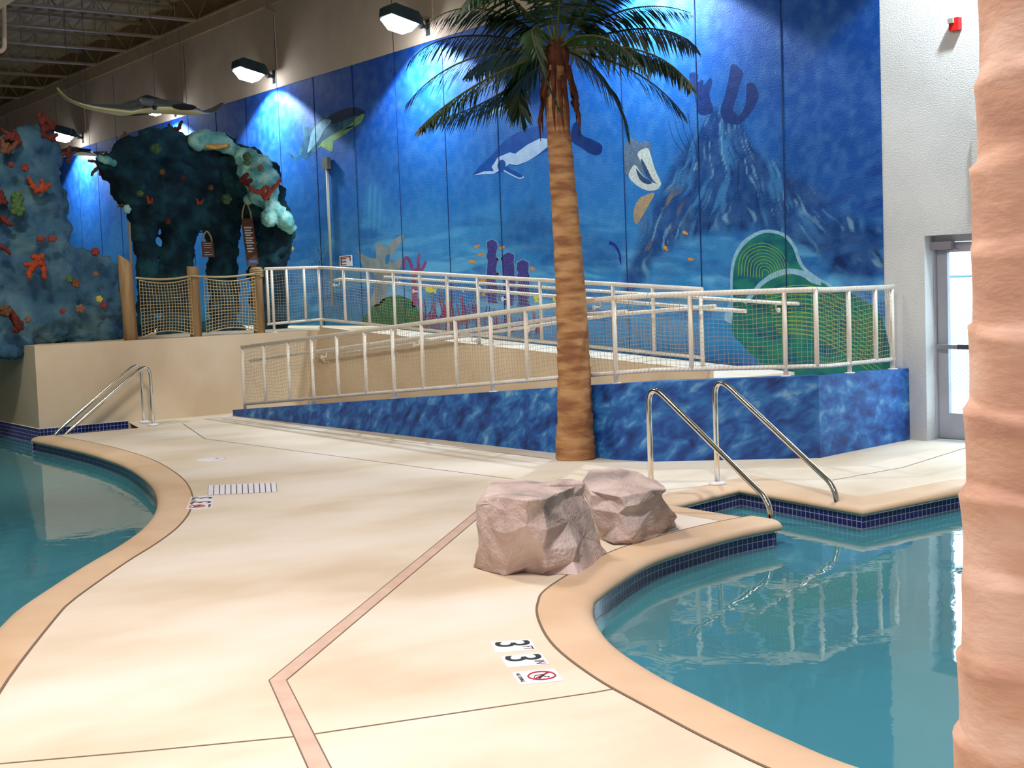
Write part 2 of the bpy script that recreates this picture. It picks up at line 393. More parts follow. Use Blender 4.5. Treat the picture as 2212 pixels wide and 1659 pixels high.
struct('wall_front', MB().box((-45, -24.3, -1.5), (9, -24, 7.95)), m_white_wall)
mb = MB(); ys = np.arange(0, -24.01, -0.075); n = len(ys)   # ribbed roof deck
vs = []; 
for i, y in enumerate(ys):
    z = 7.82 if (i//2) % 2 == 0 else 7.87
    vs += [(-45, y, z), (9, y, z)]
mb.add(vs, [(2*i, 2*i+1, 2*i+3, 2*i+2) for i in range(n-1)]); struct('ceiling', mb, m_roof, 'ribbed metal roof deck')
struct('ceiling_top', MB().box((-45.3, -24.3, 7.9), (9.3, 0.35, 8.0)), m_roof)

struct('floor_light_block', MB().box((-45.3, -24.3, -1.6), (9.3, 0.35, -1.5)), m_slot)  # unseen slab, added to keep outdoor light from leaking in under the floor
# wall panel seams (grooves) in the concrete
mb = MB()
seam0 = -8.95
for k in range(1, 27):
    x = seam0-1.336*k; mb.box((x-0.007, -0.0085, 0.5), (x+0.007, -0.0008, MTOP)); (mb.box((x-0.007, -0.0145, MTOP), (x+0.007, -0.0008, MTOP+1.4)) if k % 3 == 1 else None)
struct('trim_16', mb, M('seam_dark', (14, 44, 96), rough=0.9), 'vertical seams of the wall panels')

# steel joists
def joist(x):
    r = thing('roof_joist', (x, -0.1, 7.1), '', 'joist')
    b = MB(); b.box((x-0.06, -23.5, 7.09), (x-0.008, -0.35, 7.13)); b.box((x+0.008, -23.5, 7.09), (x+0.06, -0.35, 7.13)); part('bottom_chord', b, m_steel, r)
    b = MB(); b.box((x-0.07, -23.9, 7.70), (x-0.008, 0.0, 7.76)); b.box((x+0.008, -23.9, 7.70), (x+0.07, 0.0, 7.76)); part('top_chord', b, m_steel, r)
    b = MB(); y = -0.35; up = False; pts = [(x, -0.05, 7.72)]
    while y > -23.4: pts.append((x, y, 7.11 if not up else 7.72)); y -= 0.45; up = not up
    b.tube(pts, 0.016, 5, smooth=False)
    for k in range(1, 26): b.tube([(x, -0.9*k-0.35+0.45, 7.72), (x, -0.9*k-0.35+0.45, 7.11)], 0.012, 4, smooth=False)
    part('web', b, m_steel, r); return r
JX = [-24.85, -26.7, -28.5, -30.4, -32.3, -34.2, -36.1, -38.0]
ORD = ['nearest', 'second', 'third', 'fourth', 'fifth', 'sixth', 'seventh', 'farthest']
j0 = joist(JX[0]); j0['label'] = 'tan open web roof joist, nearest of those seen in the top left corner'; j0['group'] = 'roof joists'
for k in range(1, len(JX)):
    dup(j0, (JX[k], -0.1, 7.1), 'tan open web roof joist, %s one counted from the nearest, high at upper left' % ORD[k])

# ------------------------------------------------------------------ platform, ramps and low walls
PZ = 1.17; DY = -1.40; RX0 = -18.3; RX1 = -10.2
mb = MB(); mb.prism([(PLX, -5.8), (PLX, 0.0), (-27, 0.0), (-27, -5.72)], POOL_FLOOR, PZ)
struct('platform', mb, m_stucco, 'raised tan platform under the reef')
def upz(x): return 1.20+(0.765-1.20)*(x-RX0)/(RX1-RX0)     # curb of the upper ramp
def loz(x): return 0.0 if x < -18.1 else min(0.62, (x+18.1)*0.0815)
mb = MB()   # upper ramp deck and the tan divider wall
xs = [PLX, RX0]+list(np.linspace(RX0, RX1, 9)[1:]); 
mb.prism([(PLX, 0.0), (PLX, DY+0.12), (RX0, DY+0.12), (RX1, DY+0.12), (RX1, 0.0), (RX0, 0.0)], 0.0, [1.12, 1.12, 1.10, 0.66, 0.66, 1.10])
struct('floor_upper_ramp', mb, m_deck, 'upper run of the access ramp')
mb = MB(); mb.prism([(PLX, DY), (RX1, DY), (RX1, DY+0.12), (PLX, DY+0.12)], 0.0, [upz(RX0)+.01, upz(RX1), upz(RX1), upz(RX0)+.01])
struct('wall_ramp_divider', mb, m_stucco, 'tan wall with curb between the two ramp runs')
OUT = [(-18.2, -3.12), (-10.4, -2.95), (-9.95, -2.93), (-9.55, -2.80), (-8.46, -1.64), (-8.50, -1.35), (-8.66, -0.002)]   # outer face of the blue wall
OUTZ = [0.085, 0.715, 0.745, 0.77, 0.785, 0.765, 0.74]
INN = offset_line(OUT, 0.18)
mb = MB(); mb.prism(list(INN[:1])+[(-18.1, DY), (-10.45, DY), (-10.2, DY+0.1), (-10.2, -0.001), (-8.9, -0.001)]+INN[1:-1][::-1], 0.0, [0.01, 0.01, 0.60, 0.62, 0.62, 0.62]+[0.62, 0.62, 0.62, 0.62, 0.60][0:len(INN[1:-1])])
struct('floor_lower_ramp', mb, m_deck, 'lower run and landing of the access ramp')
m_blue, nt, bs = newmat('mottled_blue_paint'); bs.inputs['Roughness'].default_value = 0.55
co = nt.nodes.new('ShaderNodeTexCoord'); mp = nt.nodes.new('ShaderNodeMapping'); mp.inputs['Scale'].default_value = (1, 1, 1.0); mp.inputs['Rotation'].default_value = (0, 0.6, 0)
mp2 = nt.nodes.new('ShaderNodeMapping'); mp2.inputs['Scale'].default_value = (1.0, 1.0, 1.9)
nz = nt.nodes.new('ShaderNodeTexNoise'); nz.inputs['Scale'].default_value = 4.2; nz.inputs['Detail'].default_value = 2.6; nz.inputs['Distortion'].default_value = 0.35; nz.inputs['Roughness'].default_value = 0.6
rp = nt.nodes.new('ShaderNodeValToRGB'); e = rp.color_ramp.elements; e[0].position = 0.30; e[0].color = (*lin((10, 40, 100)), 1); e[1].position = 0.74; e[1].color = (*lin((116, 164, 204)), 1)
q = e.new(0.46); q.color = (*lin((18, 76, 154)), 1); q = e.new(0.60); q.color = (*lin((42, 112, 182)), 1)
for a, b in ((co.outputs['Object'], mp.inputs[0]), (mp.outputs[0], mp2.inputs[0]), (mp2.outputs[0], nz.inputs['Vector']), (nz.outputs['Fac'], rp.inputs[0]), (rp.outputs[0], bs.inputs['Base Color'])): nt.links.new(a, b)
mb = MB(); n = len(OUT); vs = [(x, y, 0) for x, y in OUT]+[(x, y, z) for (x, y), z in zip(OUT, OUTZ)]+[(x, y, z) for (x, y), z in zip(INN, OUTZ)]+[(x, y, 0) for x, y in INN]
fs = [(k*n+i, k*n+i+1, ((k+1) % 4)*n+i+1, ((k+1) % 4)*n+i) for k in range(4) for i in range(n-1)]+[(0, n, 2*n, 3*n), (n-1, 4*n-1, 3*n-1, 2*n-1)]
mb.add(vs, fs); struct('wall_low', mb, m_blue, 'low wall painted in mottled blue along the ramp')

# ------------------------------------------------------------------ guardrails
def netting(root, P, zb, zt, cell=0.046, r=0.0019, seed=1, posts=()):
    rnd = random.Random(seed); L = polylen([np.array(p) for p in P]); mb = MB()
    nv = int(L[-1]/cell)
    def bulge(d, t):
        if len(posts) < 2: return 0
        for a, b in zip(posts[:-1], posts[1:]):
            if a <= d <= b: return 0.03*math.sin(math.pi*(d-a)/(b-a))*math.sin(math.pi*t)
        return 0
    def pt(d, t):
        q = along(P, L, d); b = along(P, L, min(d+0.05, L[-1]))-along(P, L, max(d-0.05, 0)); b /= np.linalg.norm(b)+1e-9
        z = zb(d)*(1-t)+zt(d)*t; w = bulge(d, t)
        return (q[0]+b[1]*w, q[1]-b[0]*w, z+0.012*math.sin(d*9+t*5))
    for i in range(nv+1):
        d = i*L[-1]/nv; mb.tube([pt(d+0.006*math.sin(3*i+k), k/4) for k in range(5)], r, 3, caps=False, smooth=False)
    rows = max(4, int((zt(0)-zb(0))/cell))
    for j in range(rows+1):
        mb.tube([pt(k*L[-1]/(nv//2), j/rows) for k in range(nv//2+1)], r, 3, caps=False, smooth=False)
    return part('netting', mb, m_net, root, label='tan knotted netting')
def lash(root, pts, r, pitch=0.042):
    P = [np.array(p, float) for p in pts]; L = polylen(P); n = int(L[-1]/pitch*6); mb = MB(); out = []
    for i in range(n):
        d = i*L[-1]/n; q = along(P, L, d); t = along(P, L, min(d+.03, L[-1]))-along(P, L, max(d-.03, 0)); t /= np.linalg.norm(t)
        u = np.cross(t, [0, 0, 1.0]); u /= np.linalg.norm(u); w = np.cross(u, t); a = 2*math.pi*d/pitch
        out.append(q+(u*math.cos(a)+w*math.sin(a))*(r+0.001))
    mb.tube(out, 0.0022, 3, caps=False, smooth=False); part('lashing', mb, m_net, root)
def guardrail(root, plan, topz, botz, bars, feet, footz, R=0.027, cell=0.046, seed=1, wires=True):
    # plan: (x,y) points; topz/botz: heights at these points; bars: distances along plan
    L = polylen([np.array(p) for p in plan])
    zt = lambda d: float(np.interp(d, L, topz)); zb = lambda d: float(np.interp(d, L, botz))
    T = [(p[0], p[1], z) for p, z in zip(plan, topz)]; B = [(p[0], p[1], z) for p, z in zip(plan, botz)]
    b = MB().tube(bendpath(T, 0.06), R, 10); part('top_rail', b, m_rail, root)
    b = MB().tube(bendpath(B, 0.06), R*0.8, 8); part('bottom_rail', b, m_rail, root)
    for i, d in enumerate(bars):
        q = along(plan, L, d); foot = i in feet
        b = MB().tube([(q[0], q[1], footz(d) if foot else zb(d)), (q[0], q[1], zt(d))], R*0.86, 8)
        if foot: b.lathe([(R*1.9, 0), (R*1.9, 0.012), (R, 0.014)], (q[0], q[1], footz(d)), 10)
        part('post' if foot else 'baluster', b, m_rail, root)
    netting(root, plan, lambda d: zb(d), lambda d: zt(d), cell, seed=seed, posts=bars)
    lash(root, T, R); lash(root, B, R*0.8)
    return L, zt, zb
# lower guardrail on the blue wall
MID = offset_line(OUT, 0.09)
LG = [(-17.98, MID[0][1]+(MID[1][1]-MID[0][1])*0.03)]+MID[1:6]+[(-8.72, -0.16)]
L = polylen([np.array(p) for p in LG])
TOPZ = [1.0, 1.56, 1.585, 1.60, 1.60, 1.59, 1.585]; BOTZ = [0.175, 0.815, 0.85, 0.88, 0.87, 0.855, 0.845]
def barx(px, py):   # plan distance of the post seen at this column
    P = [wl(px, py, 3.03)]; return P[0][0]
gr = thing('guardrail', (LG[0][0], LG[0][1], 0), 'white pipe guardrail with netting standing on the blue low wall', 'railing')
bars = []
for px, py in ((530,800),(571,790),(623,780),(674,770),(728,760),(788,750),(848,740),(911,730),(984,720),(1060,710),(1136,700),(1222,690)):
    y = 3.03
    for _ in range(3):
        q = wl(px, py, y); y = -np.interp(q[0], [LG[0][0], LG[1][0]], [LG[0][1], LG[1][1]])
    bars.append(math.hypot(q[0]-LG[0][0], q[1]-LG[0][1]))
bars[0] = 0.0
l3 = L[3]; 
for t in (0.03, 0.42, 0.86): bars.append(L[1]+0.35+(L[4]-L[1]-0.35)*t+0.0)
bars += [L[4]+0.02, L[4]+0.62, L[4]+1.1, L[-1]-0.03]
feetz = lambda d: float(np.interp(d, L, OUTZ))-0.003
guardrail(gr, LG, TOPZ, BOTZ, bars, {0, 3, 6, 9, 12, 14, 16, 18}, feetz, seed=3)
def handrail(root, P, R=0.021, brackets=(), side=-1, wall=None):
    b = MB().tube(P, R, 8); part('handrail', b, m_rail, root)
    LL = polylen([np.array(p) for p in P])
    for d in brackets:
        q = along(P, LL, d); w = wall(q)
        b = MB().tube(bendpath([q-np.array([0, 0, 0.01]), q-np.array([0, 0, 0.085]), np.array([w[0], w[1], q[2]-0.085])], 0.02), 0.008, 6)
        b.sphere((w[0], w[1], q[2]-0.085), (0.03, 0.008, 0.03), 10, 6); part('bracket', b, m_rail, root)
# handrail carried by the lower guardrail, inside it
P = [(-17.9, -2.95, 0.80), (-10.6, -2.78, 1.42), (-9.9, -2.76, 1.45)]
handrail(gr, bendpath(P, 0.1), brackets=(0.2, 2.2, 4.4, 6.6), wall=lambda q: (q[0], np.interp(q[0], [LG[0][0], LG[1][0]], [LG[0][1], LG[1][1]])))
# upper guardrail on the curb of the upper ramp
UY = DY+0.06
UG = [(-18.66, -2.26), (-18.66, UY), (RX1-0.08, UY)]
LU = polylen([np.array(p) for p in UG])
gu = thing('guardrail', (UG[0][0], UG[0][1], PZ), 'white pipe guardrail with netting along the platform and upper ramp', 'railing')
ub = [0.03, 0.11, 0.36, 0.66, LU[1]]
for px in (745, 797, 852, 909, 967, 1033, 1098, 1168, 1245, 1325, 1411): ub.append(LU[1]+wl(px, 660, -UY)[0]-UG[1][0])
ub.append(LU[2]-0.02)
def ufoot(d): return PZ-0.003 if d < LU[1]-.01 else upz(min(max(UG[1][0]+d-LU[1], RX0), RX1))-0.004
guardrail(gu, UG, [2.14, 2.145, 1.63], [1.30, 1.335, 0.90], ub, {1, 4, 7, 10, 13, 16}, ufoot, R=0.025, seed=5)
P = [(-18.35, UY+0.10, 1.93), (-18.1, UY+0.10, 1.945), (-10.05, UY+0.10, 1.405), (-9.75, UY+0.10, 1.39)]
handrail(gu, bendpath(P, 0.1), brackets=(0.15, 2.4, 4.5, 6.3), wall=lambda q: (q[0], UY))
# wall handrails
hw = thing('handrail', (-18.7, -0.1, 1.9), 'white handrail fixed to the mural wall above the upper ramp', 'handrail')
A = wl(830, 598, 0.09); B = wl(1690, 655, 0.09); Cc = wl(1725, 656, 0.09)
handrail(hw, [tuple(A), tuple(B), tuple(Cc)], brackets=(0.4, 2.6, 4.8, 7.0, 8.4), wall=lambda q: (q[0], -0.05))
hd = thing('handrail', (-16.6, DY-0.09, 0.9), 'white handrail fixed to the tan wall between the ramp runs', 'handrail')
A = wl(679, 773, -DY+0.09); B = wl(1320, 680, -DY+0.09); Cc = wl(1545, 661, -DY+0.09)
handrail(hd, bendpath([tuple(A), tuple(B), tuple(Cc)], 0.2), brackets=(0.3, 2.3, 4.3, 6.2), wall=lambda q: (q[0], DY-0.004 if q[0] < RX1 else DY-0.004))

# ------------------------------------------------------------------ wooden posts, rope, cargo nets
wp = []
for (px, py, tpx, tpy, r, lab) in ((283,733,266,562,0.10,'thick wooden post with slanted top beside the blue reef rock'), (424,727,424,576,0.088,'wooden post in the middle, between the two cargo nets'), (561,722,560,577,0.088,'wooden post with rope wound at its top, next to the white guardrail')):
    q = xl(px, py, PLX-0.16); t = xl(tpx, tpy, PLX-0.16); zt = t[2]; q[2] = PZ
    o = thing('wooden_post', q, lab, 'post', 'wooden posts of the net fence')
    b = MB(); n = 14; lean = (t[1]-q[1]) if len(wp) == 0 else 0.0
    ring = [(math.cos(2*math.pi*k/n), math.sin(2*math.pi*k/n)) for k in range(n)]
    vs = []
    for z, sl, f in ((PZ, 0, 0), (zt-0.25, 0, 0.8), (zt-0.02, 0.5 if len(wp) == 0 else 0.05, 1), (zt, 0.5 if len(wp) == 0 else 0.05, 1)):
        rr = r*(0.94 if z == zt else 1)
        for cxx, cyy in ring: vs.append((q[0]+cxx*rr, q[1]+lean*f*0.55+cyy*rr, z-sl*cyy*rr*1.6))
    fs = [(i*n+k, i*n+(k+1) % n, (i+1)*n+(k+1) % n, (i+1)*n+k) for i in range(3) for k in range(n)]+[tuple(3*n+k for k in range(n)), tuple(range(n))[::-1]]
    b.add(vs, fs, True); part('timber', b, m_wood, o)
    wp.append((q[0], q[1], lean, zt, r))
    if len(wp) == 3:
        b = MB(); b.tube([(q[0]+math.cos(a)*(r+0.012), q[1]+math.sin(a)*(r+0.012), zt-0.14+0.0045*a) for a in np.linspace(0, 2*math.pi*4, 60)], 0.012, 6)
        part('rope_binding', b, m_rope, o)
rb = MB()
ends = []
for i in (0, 1):
    a, c = wp[i], wp[i+1]; z0 = 2.06; y0 = a[1]+a[2]*0.45+a[4]; y1 = c[1]-c[4]
    if i == 1: y0 = a[1]-a[4]
    rb.tube([(PLX-0.05, y0*(1-t)+y1*t, z0+0.01*(i*1)-0.035*math.sin(math.pi*t)) for t in np.linspace(0, 1, 14)], 0.016, 8)
solo('rope', rb, m_rope, 'thick tan rope slung between the three wooden posts', 'rope')
for i, lab in ((0, 'tan cargo net stretched between the left and middle wooden posts'), (1, 'tan cargo net stretched between the middle and right wooden posts')):
    a, c = wp[i], wp[i+1]; y0, y1 = a[1]+a[4]+0.02, c[1]-c[4]-0.01; b = MB(); w = y1-y0
    def pt(u, v):
        z0 = PZ+0.04+0.07*math.sin(math.pi*u); z1 = 2.02-0.05*math.sin(math.pi*u); return (PLX-0.03+0.05*math.sin(math.pi*u)*math.sin(math.pi*v), y0+u*w, z0+(z1-z0)*v)
    for k in range(18): b.tube([pt(k/17, j/8) for j in range(9)], 0.0045, 4, caps=False, smooth=False)
    for j in range(17): b.tube([pt(k/16, j/16) for k in range(17)], 0.0045 if 0 < j < 16 else 0.009, 4, caps=False, smooth=False)
    solo('cargo_net', b, m_rope, lab, 'net', 'cargo nets')

# ------------------------------------------------------------------ the mural (a painted sheet on the wall, figures painted over it)
def vnoise(x, y, seed=0):
    xi = np.floor(x).astype(int); yi = np.floor(y).astype(int); xf = x-xi; yf = y-yi
    xf = xf*xf*(3-2*xf); yf = yf*yf*(3-2*yf)
    def h(a, b):
        n = (a*374761393+b*668265263+seed*974711) & 0xffffffff
        n = ((n ^ (n >> 13))*1274126177) & 0xffffffff
        return ((n ^ (n >> 16)) & 0xffff)/65535.0
    return (h(xi, yi)*(1-xf)+h(xi+1, yi)*xf)*(1-yf)+(h(xi, yi+1)*(1-xf)+h(xi+1, yi+1)*xf)*yf
def fbm(x, y, o=4, seed=0):
    r = 0; a = 0.5; t = 0
    for k in range(o): r = r+a*vnoise(x*2**k, y*2**k, seed+k*7); t += a; a *= 0.5
    return r/t
def sm(a, b, x): t = np.clip((x-a)/(b-a), 0, 1); return t*t*(3-2*t)
def sdpoly(X, Y, P):   # signed distance, negative inside
    P = np.array(P, float); d = np.full(X.shape, 1e9); ins = np.zeros(X.shape, bool); n = len(P)
    for i in range(n):
        a = P[i]; b = P[(i+1) % n]; e = b-a; wx = X-a[0]; wy = Y-a[1]
        t = np.clip((wx*e[0]+wy*e[1])/(e@e+1e-9), 0, 1); d = np.minimum(d, np.hypot(wx-e[0]*t, wy-e[1]*t))
        c = ((a[1] <= Y) & (b[1] > Y)) | ((b[1] <= Y) & (a[1] > Y)); xs = a[0]+(Y-a[1])/(b[1]-a[1]+1e-12)*(b[0]-a[0]); ins ^= c & (X < xs)
    return np.where(ins, -d, d)
def sdline(X, Y, P):
    d = np.full(X.shape, 1e9)
    for a, b in zip(P[:-1], P[1:]):
        a = np.array(a, float); e = np.array(b, float)-a; t = np.clip(((X-a[0])*e[0]+(Y-a[1])*e[1])/(e@e+1e-9), 0, 1)
        d = np.minimum(d, np.hypot(X-a[0]-e[0]*t, Y-a[1]-e[1]*t))
    return d
cols = np.array([wl(x, 600)[0] for x in np.arange(-60, 1907, 2.9)]+[-8.95]); cols = cols[cols <= -8.95+1e-6]
rows = np.concatenate([np.linspace(0.45, 3.2, 170), np.linspace(3.2, MTOP, 120)[1:]])
GX, GZ = np.meshgrid(cols, rows, indexing='ij')
V = np.stack([GX, np.zeros_like(GX)-0.003, GZ], -1)-CAM
zz = V @ AX_F; PXX = IMG_W/2+FOC*(V @ AX_R)/zz; PYY = IMG_H/2-FOC*(V @ AX_U)/zz    # where each spot of paint lies in the survey drawing
A_ = np.zeros(GX.shape+(3,))
def C3(c): return np.array(lin(c))
def put(mask, c): A_[:] = A_*(1-mask[..., None])+(C3(c) if len(np.shape(c)) == 1 else c)*mask[..., None]
H = (GZ-0.45)/(MTOP-0.45)
put(np.ones(GX.shape), (38, 112, 186))
put(sm(0.35, 1.0, H+0.10*(fbm(GX*0.35, GZ*0.35, 4, 1)-0.5)), (12, 66, 158))
put(sm(0.55, 0.05, H)*0.8, (52, 138, 190))
put(0.45*sm(0.5, 0.7, fbm(GX*0.6+3, GZ*0.8, 4, 5))*sm(0.75, 0.4, H), (70, 150, 205))
put(sm(1480, 1750, PXX+60*(fbm(GX*0.5, GZ*0.5, 3, 2)-.5))*0.85*sm(0.18, 0.42, H), (16, 66, 144))
put(sm(1750, 1905, PXX)*0.5, (14, 64, 140))
# lower left, teal depths behind the ramp
put(sm(0.26, 0.10, H)*sm(1100, 700, PXX)*0.85, (18, 98, 122))
put(sm(0.14, 0.02, H)*sm(1000, 1300, PXX)*0.8, (24, 66, 140))
# wavy sand on the sea bed
for k, (y0, y1, c, s) in enumerate(((470, 690, (92, 168, 212), 11), (450, 690, (22, 84, 156), 17), (500, 700, (104, 178, 222), 23))):
    wv = fbm((PXX+0.25*PYY)*0.010+2.0*fbm(PXX*.004, PYY*.006, 2, 40+k), (PYY-0.16*np.abs(PXX-1000)**1.0*0.5)*0.034+1.2*fbm(PXX*0.006, PYY*0.012, 3, s), 4, s+3)
    put(sm(0.52, 0.70, wv)*sm(y0-30, y0+60, PYY)*sm(y1+60, y1-40, PYY)*sm(520, 700, PXX)*0.6, c)
# the sea mount with its streaming strokes
mount = [(1340,640),(1352,590),(1378,530),(1392,480),(1425,420),(1462,345),(1500,275),(1540,235),(1590,232),(1612,300),(1660,345),(1712,385),(1790,425),(1850,470),(1905,500),(1910,600),(1840,606),(1795,588),(1782,556),(1742,530),(1690,505),(1620,490),(1545,492),(1470,520),(1410,560),(1372,640)]
sd = sdpoly(PXX, PYY, mount); mm = sm(16, -14, sd+18*(fbm(PXX*0.03, PYY*0.03, 3, 9)-0.5))
put(mm*0.9, (22, 58, 120))
cxm, cym = 1570.0, 120.0
rd = np.hypot(PXX-cxm, (PYY-cym)); an = np.arctan2(PXX-cxm, PYY-cym)
flow = an*6.0+1.4*fbm(PXX*0.008, PYY*0.008, 3, 31)
st1 = fbm(flow*3.2, rd*0.010, 4, 50); st2 = fbm(flow*5.0+9, rd*0.016, 4, 60); st3 = fbm(flow*7+4, rd*0.02, 3, 70)
put(mm*sm(0.56, 0.74, st1)*0.75, (58, 122, 178)); put(mm*sm(0.62, 0.76, st2)*0.8, (14, 34, 84)); put(mm*sm(0.66, 0.8, st3)*0.7, (118, 166, 196))
put(mm*sm(0.62, 0.72, st2)*sm(1500, 1430, PXX)*sm(380, 430, PYY)*0.7, (140, 128, 96))
put(sm(-60, 40, PYY-520+0.05*(PXX-1400))*sm(0.5, 0.7, fbm(flow*2, rd*.012, 3, 81))*sm(1340, 1400, PXX)*0.45*sm(690, 640, PYY), (66, 128, 186))
# far dark ridge right of the mount, dim slope left of it
put(sm(8, -8, sdpoly(PXX, PYY, [(1785,420),(1840,385),(1905,345),(1910,470),(1850,455)]))*0.55, (10, 50, 124))
put(sm(0.5, 0.68, fbm(PXX*0.012, (PYY+0.35*PXX)*0.05, 3, 91))*sm(1700, 1800, PXX)*sm(200, 300, PYY)*0.35, (40, 96, 170))
rid = [(1080,500),(1110,455),(1150,430),(1185,470),(1240,500),(1300,515),(1345,510),(1345,600),(1260,580),(1150,545),(1080,530)]
put(sm(18, -18, sdpoly(PXX, PYY, rid))*(0.35+0.4*fbm(PXX*0.02, (PYY-0.3*PXX)*0.05, 3, 95)), (30, 84, 150))
# pale ghost of a striped whale far off
gh = sdpoly(PXX, PYY, [(785,490),(788,440),(796,405),(803,395),(815,410),(826,440),(830,480),(824,500)])
put(sm(6, -4, gh)*(0.35+0.35*np.sin(PXX*0.55+0.02*PYY)), (70, 150, 205))
put(0.25*(fbm(GX*9, GZ*9, 3, 99)-0.35).clip(0, 1), (120, 180, 230))
NX, NZ = GX.shape
mb = MB(); me = bpy.data.meshes.new('mural')
vsn = np.stack([GX, np.full_like(GX, -0.003), GZ], -1).reshape(-1, 3)
ii, jj = np.meshgrid(np.arange(NX-1), np.arange(NZ-1), indexing='ij'); b0 = (ii*NZ+jj).ravel()
me.from_pydata(vsn.tolist(), [], np.stack([b0, b0+NZ, b0+NZ+1, b0+1], -1).tolist())
ca = me.color_attributes.new('paint', 'FLOAT_COLOR', 'POINT'); ca.data.foreach_set('color', np.concatenate([A_.reshape(-1, 3), np.ones((NX*NZ, 1))], -1).ravel().astype(np.float32))
m_mural, nt, bs = newmat('mural_paint'); at_ = nt.nodes.new('ShaderNodeAttribute'); at_.attribute_name = 'paint'; nt.links.new(at_.outputs['Color'], bs.inputs['Base Color']); bs.inputs['Roughness'].default_value = 0.6; bs.inputs['Specular IOR Level'].default_value = 0.12
nb = nt.nodes.new('ShaderNodeTexNoise'); nb.inputs['Scale'].default_value = 60; nb.inputs['Detail'].default_value = 3; bp = nt.nodes.new('ShaderNodeBump'); bp.inputs['Strength'].default_value = 0.3; bp.inputs['Distance'].default_value = 0.02
tc = nt.nodes.new('ShaderNodeTexCoord'); nt.links.new(tc.outputs['Object'], nb.inputs['Vector']); nt.links.new(nb.outputs['Fac'], bp.inputs['Height']); nt.links.new(bp.outputs[0], bs.inputs['Normal'])
me.materials.append(m_mural); mural = bpy.data.objects.new('mural', me); COL.objects.link(mural)
tag(mural, 'blue underwater mural covering the lower wall behind the ramp', 'mural')
_lay = [0.0045]
def paint(name, shapes, **kw):   # shapes: (points in the survey drawing, colour index, smooth?)  one flat painted figure
    mats = []; mb = MB(); _lay[0] = 0.004
    for pts, m, smooth in shapes:
        if m not in mats: mats.append(m)
        P = [tuple(q[:2]) for q in spline([(a, b, 0) for a, b in pts], 4, True)] if smooth else pts
        _lay[0] += 0.00003; mb.poly([tuple(wl(a, b, _lay[0])) for a, b in P], mi=mats.index(m))
    return part(name, mb, mats, mural, **kw)
def stroke(pts, w0, w1=None):    # brush stroke outline
    P = spline([(a, b, 0) for a, b in pts], 4); w1 = w0 if w1 is None else w1; a, c = [], []; n = len(P)
    for i in range(n):
        t = P[min(i+1, n-1)]-P[max(i-1, 0)]; t /= np.linalg.norm(t)+1e-9; w = (w0+(w1-w0)*i/(n-1))/2
        a.append((P[i][0]-t[1]*w, P[i][1]+t[0]*w)); c.append((P[i][0]+t[1]*w, P[i][1]-t[0]*w))
    return a+c[::-1]
def PM(n, c1, c2, sc=6, st=(1, 1, 1)): return M('paint_'+n, c1, c2, scale=sc, stretch=st, rough=0.6, bump=0.2, bscale=60, spec=0.12)
p_shk = PM('shark', (20, 66, 104), (52, 108, 132)); p_shd = PM('shark_dark', (10, 32, 62), (16, 46, 84)); p_shb = PM('shark_belly', (96, 150, 110), (140, 170, 96)); p_shw = PM('shark_pale', (132, 168, 184), (84, 138, 166))
paint('painted_shark', [([(620,325),(628,333),(641,336),(655,301),(674,272),(698,252),(718,244),(744,235),(769,232),(786,239),(788,248),(780,264),(764,275),(745,290),(721,304),(700,312),(690,320),(672,336),(658,343),(645,338),(638,350),(630,342)], p_shk, True),
    ([(655,303),(653,265),(664,276),(676,272)], p_shk, False), ([(718,246),(744,235),(769,232),(786,239),(786,247),(764,252),(738,262),(712,268),(700,262)], p_shd, True),
    ([(786,246),(780,264),(764,275),(745,290),(721,304),(698,313),(686,320),(700,303),(730,285),(758,268),(770,254)], p_shb, True), ([(690,314),(712,327),(718,327),(721,303)], p_shb, False),
    ([(676,280),(700,258),(716,262),(700,280),(690,300),(676,318),(664,330),(668,310)], p_shw, True), ([(738,283),(750,274),(764,270),(763,275),(750,279)], p_shd, False)])
p_wh = PM('whale', (14, 66, 146), (22, 80, 160)); p_whw = PM('whale_white', (150, 180, 220), (172, 196, 228)); p_whd = PM('whale_dark', (14, 40, 100), (20, 52, 116)); p_whs = PM('whale_spot', (22, 74, 140), (26, 80, 150))
paint('painted_whale', [([(1021,380),(1040,355),(1063,335),(1082,312),(1104,294),(1142,277),(1180,272),(1212,278),(1240,288),(1250,300),(1237,307),(1212,312),(1180,326),(1150,342),(1116,358),(1095,353),(1100,364),(1118,372),(1131,384),(1122,386),(1104,378),(1090,370),(1069,374),(1045,374)], p_wh, True),
    ([(1069,374),(1062,360),(1068,352),(1075,340),(1101,329),(1113,332),(1140,312),(1168,298),(1182,300),(1184,316),(1162,334),(1140,348),(1116,357),(1100,354),(1090,362)], p_whw, False),
    ([(1022,379),(1046,370),(1068,370),(1069,375),(1046,376)], p_whw, False), (stroke([(1088,368),(1104,377),(1122,385),(1132,382)], 3), p_whw, False), ([(1075,362),(1077,349),(1086,345),(1092,352),(1091,364),(1082,370)], p_whs, True),
    ([(1233,290),(1238,270),(1246,263),(1254,268),(1256,290),(1280,302),(1300,314),(1297,332),(1278,333),(1254,318),(1236,306)], p_whd, True)])
paint('painted_whale', [([(1044,248),(1052,232),(1069,218),(1090,198),(1116,176),(1142,160),(1160,160),(1160,220),(1123,228),(1078,237),(1058,252)], p_wh, True),
    ([(1052,254),(1066,236),(1090,226),(1116,218),(1126,222),(1122,229),(1078,238)], p_whw, False), ([(1091,210),(1106,204),(1108,212),(1100,221),(1092,218)], p_whw, True), ([(1131,194),(1142,190),(1141,201),(1132,202)], p_whw, True)])
p_cg = PM('coral_grey', (122, 140, 150), (150, 158, 156)); p_cgd = PM('coral_grey_shade', (100, 122, 140), (130, 144, 150))
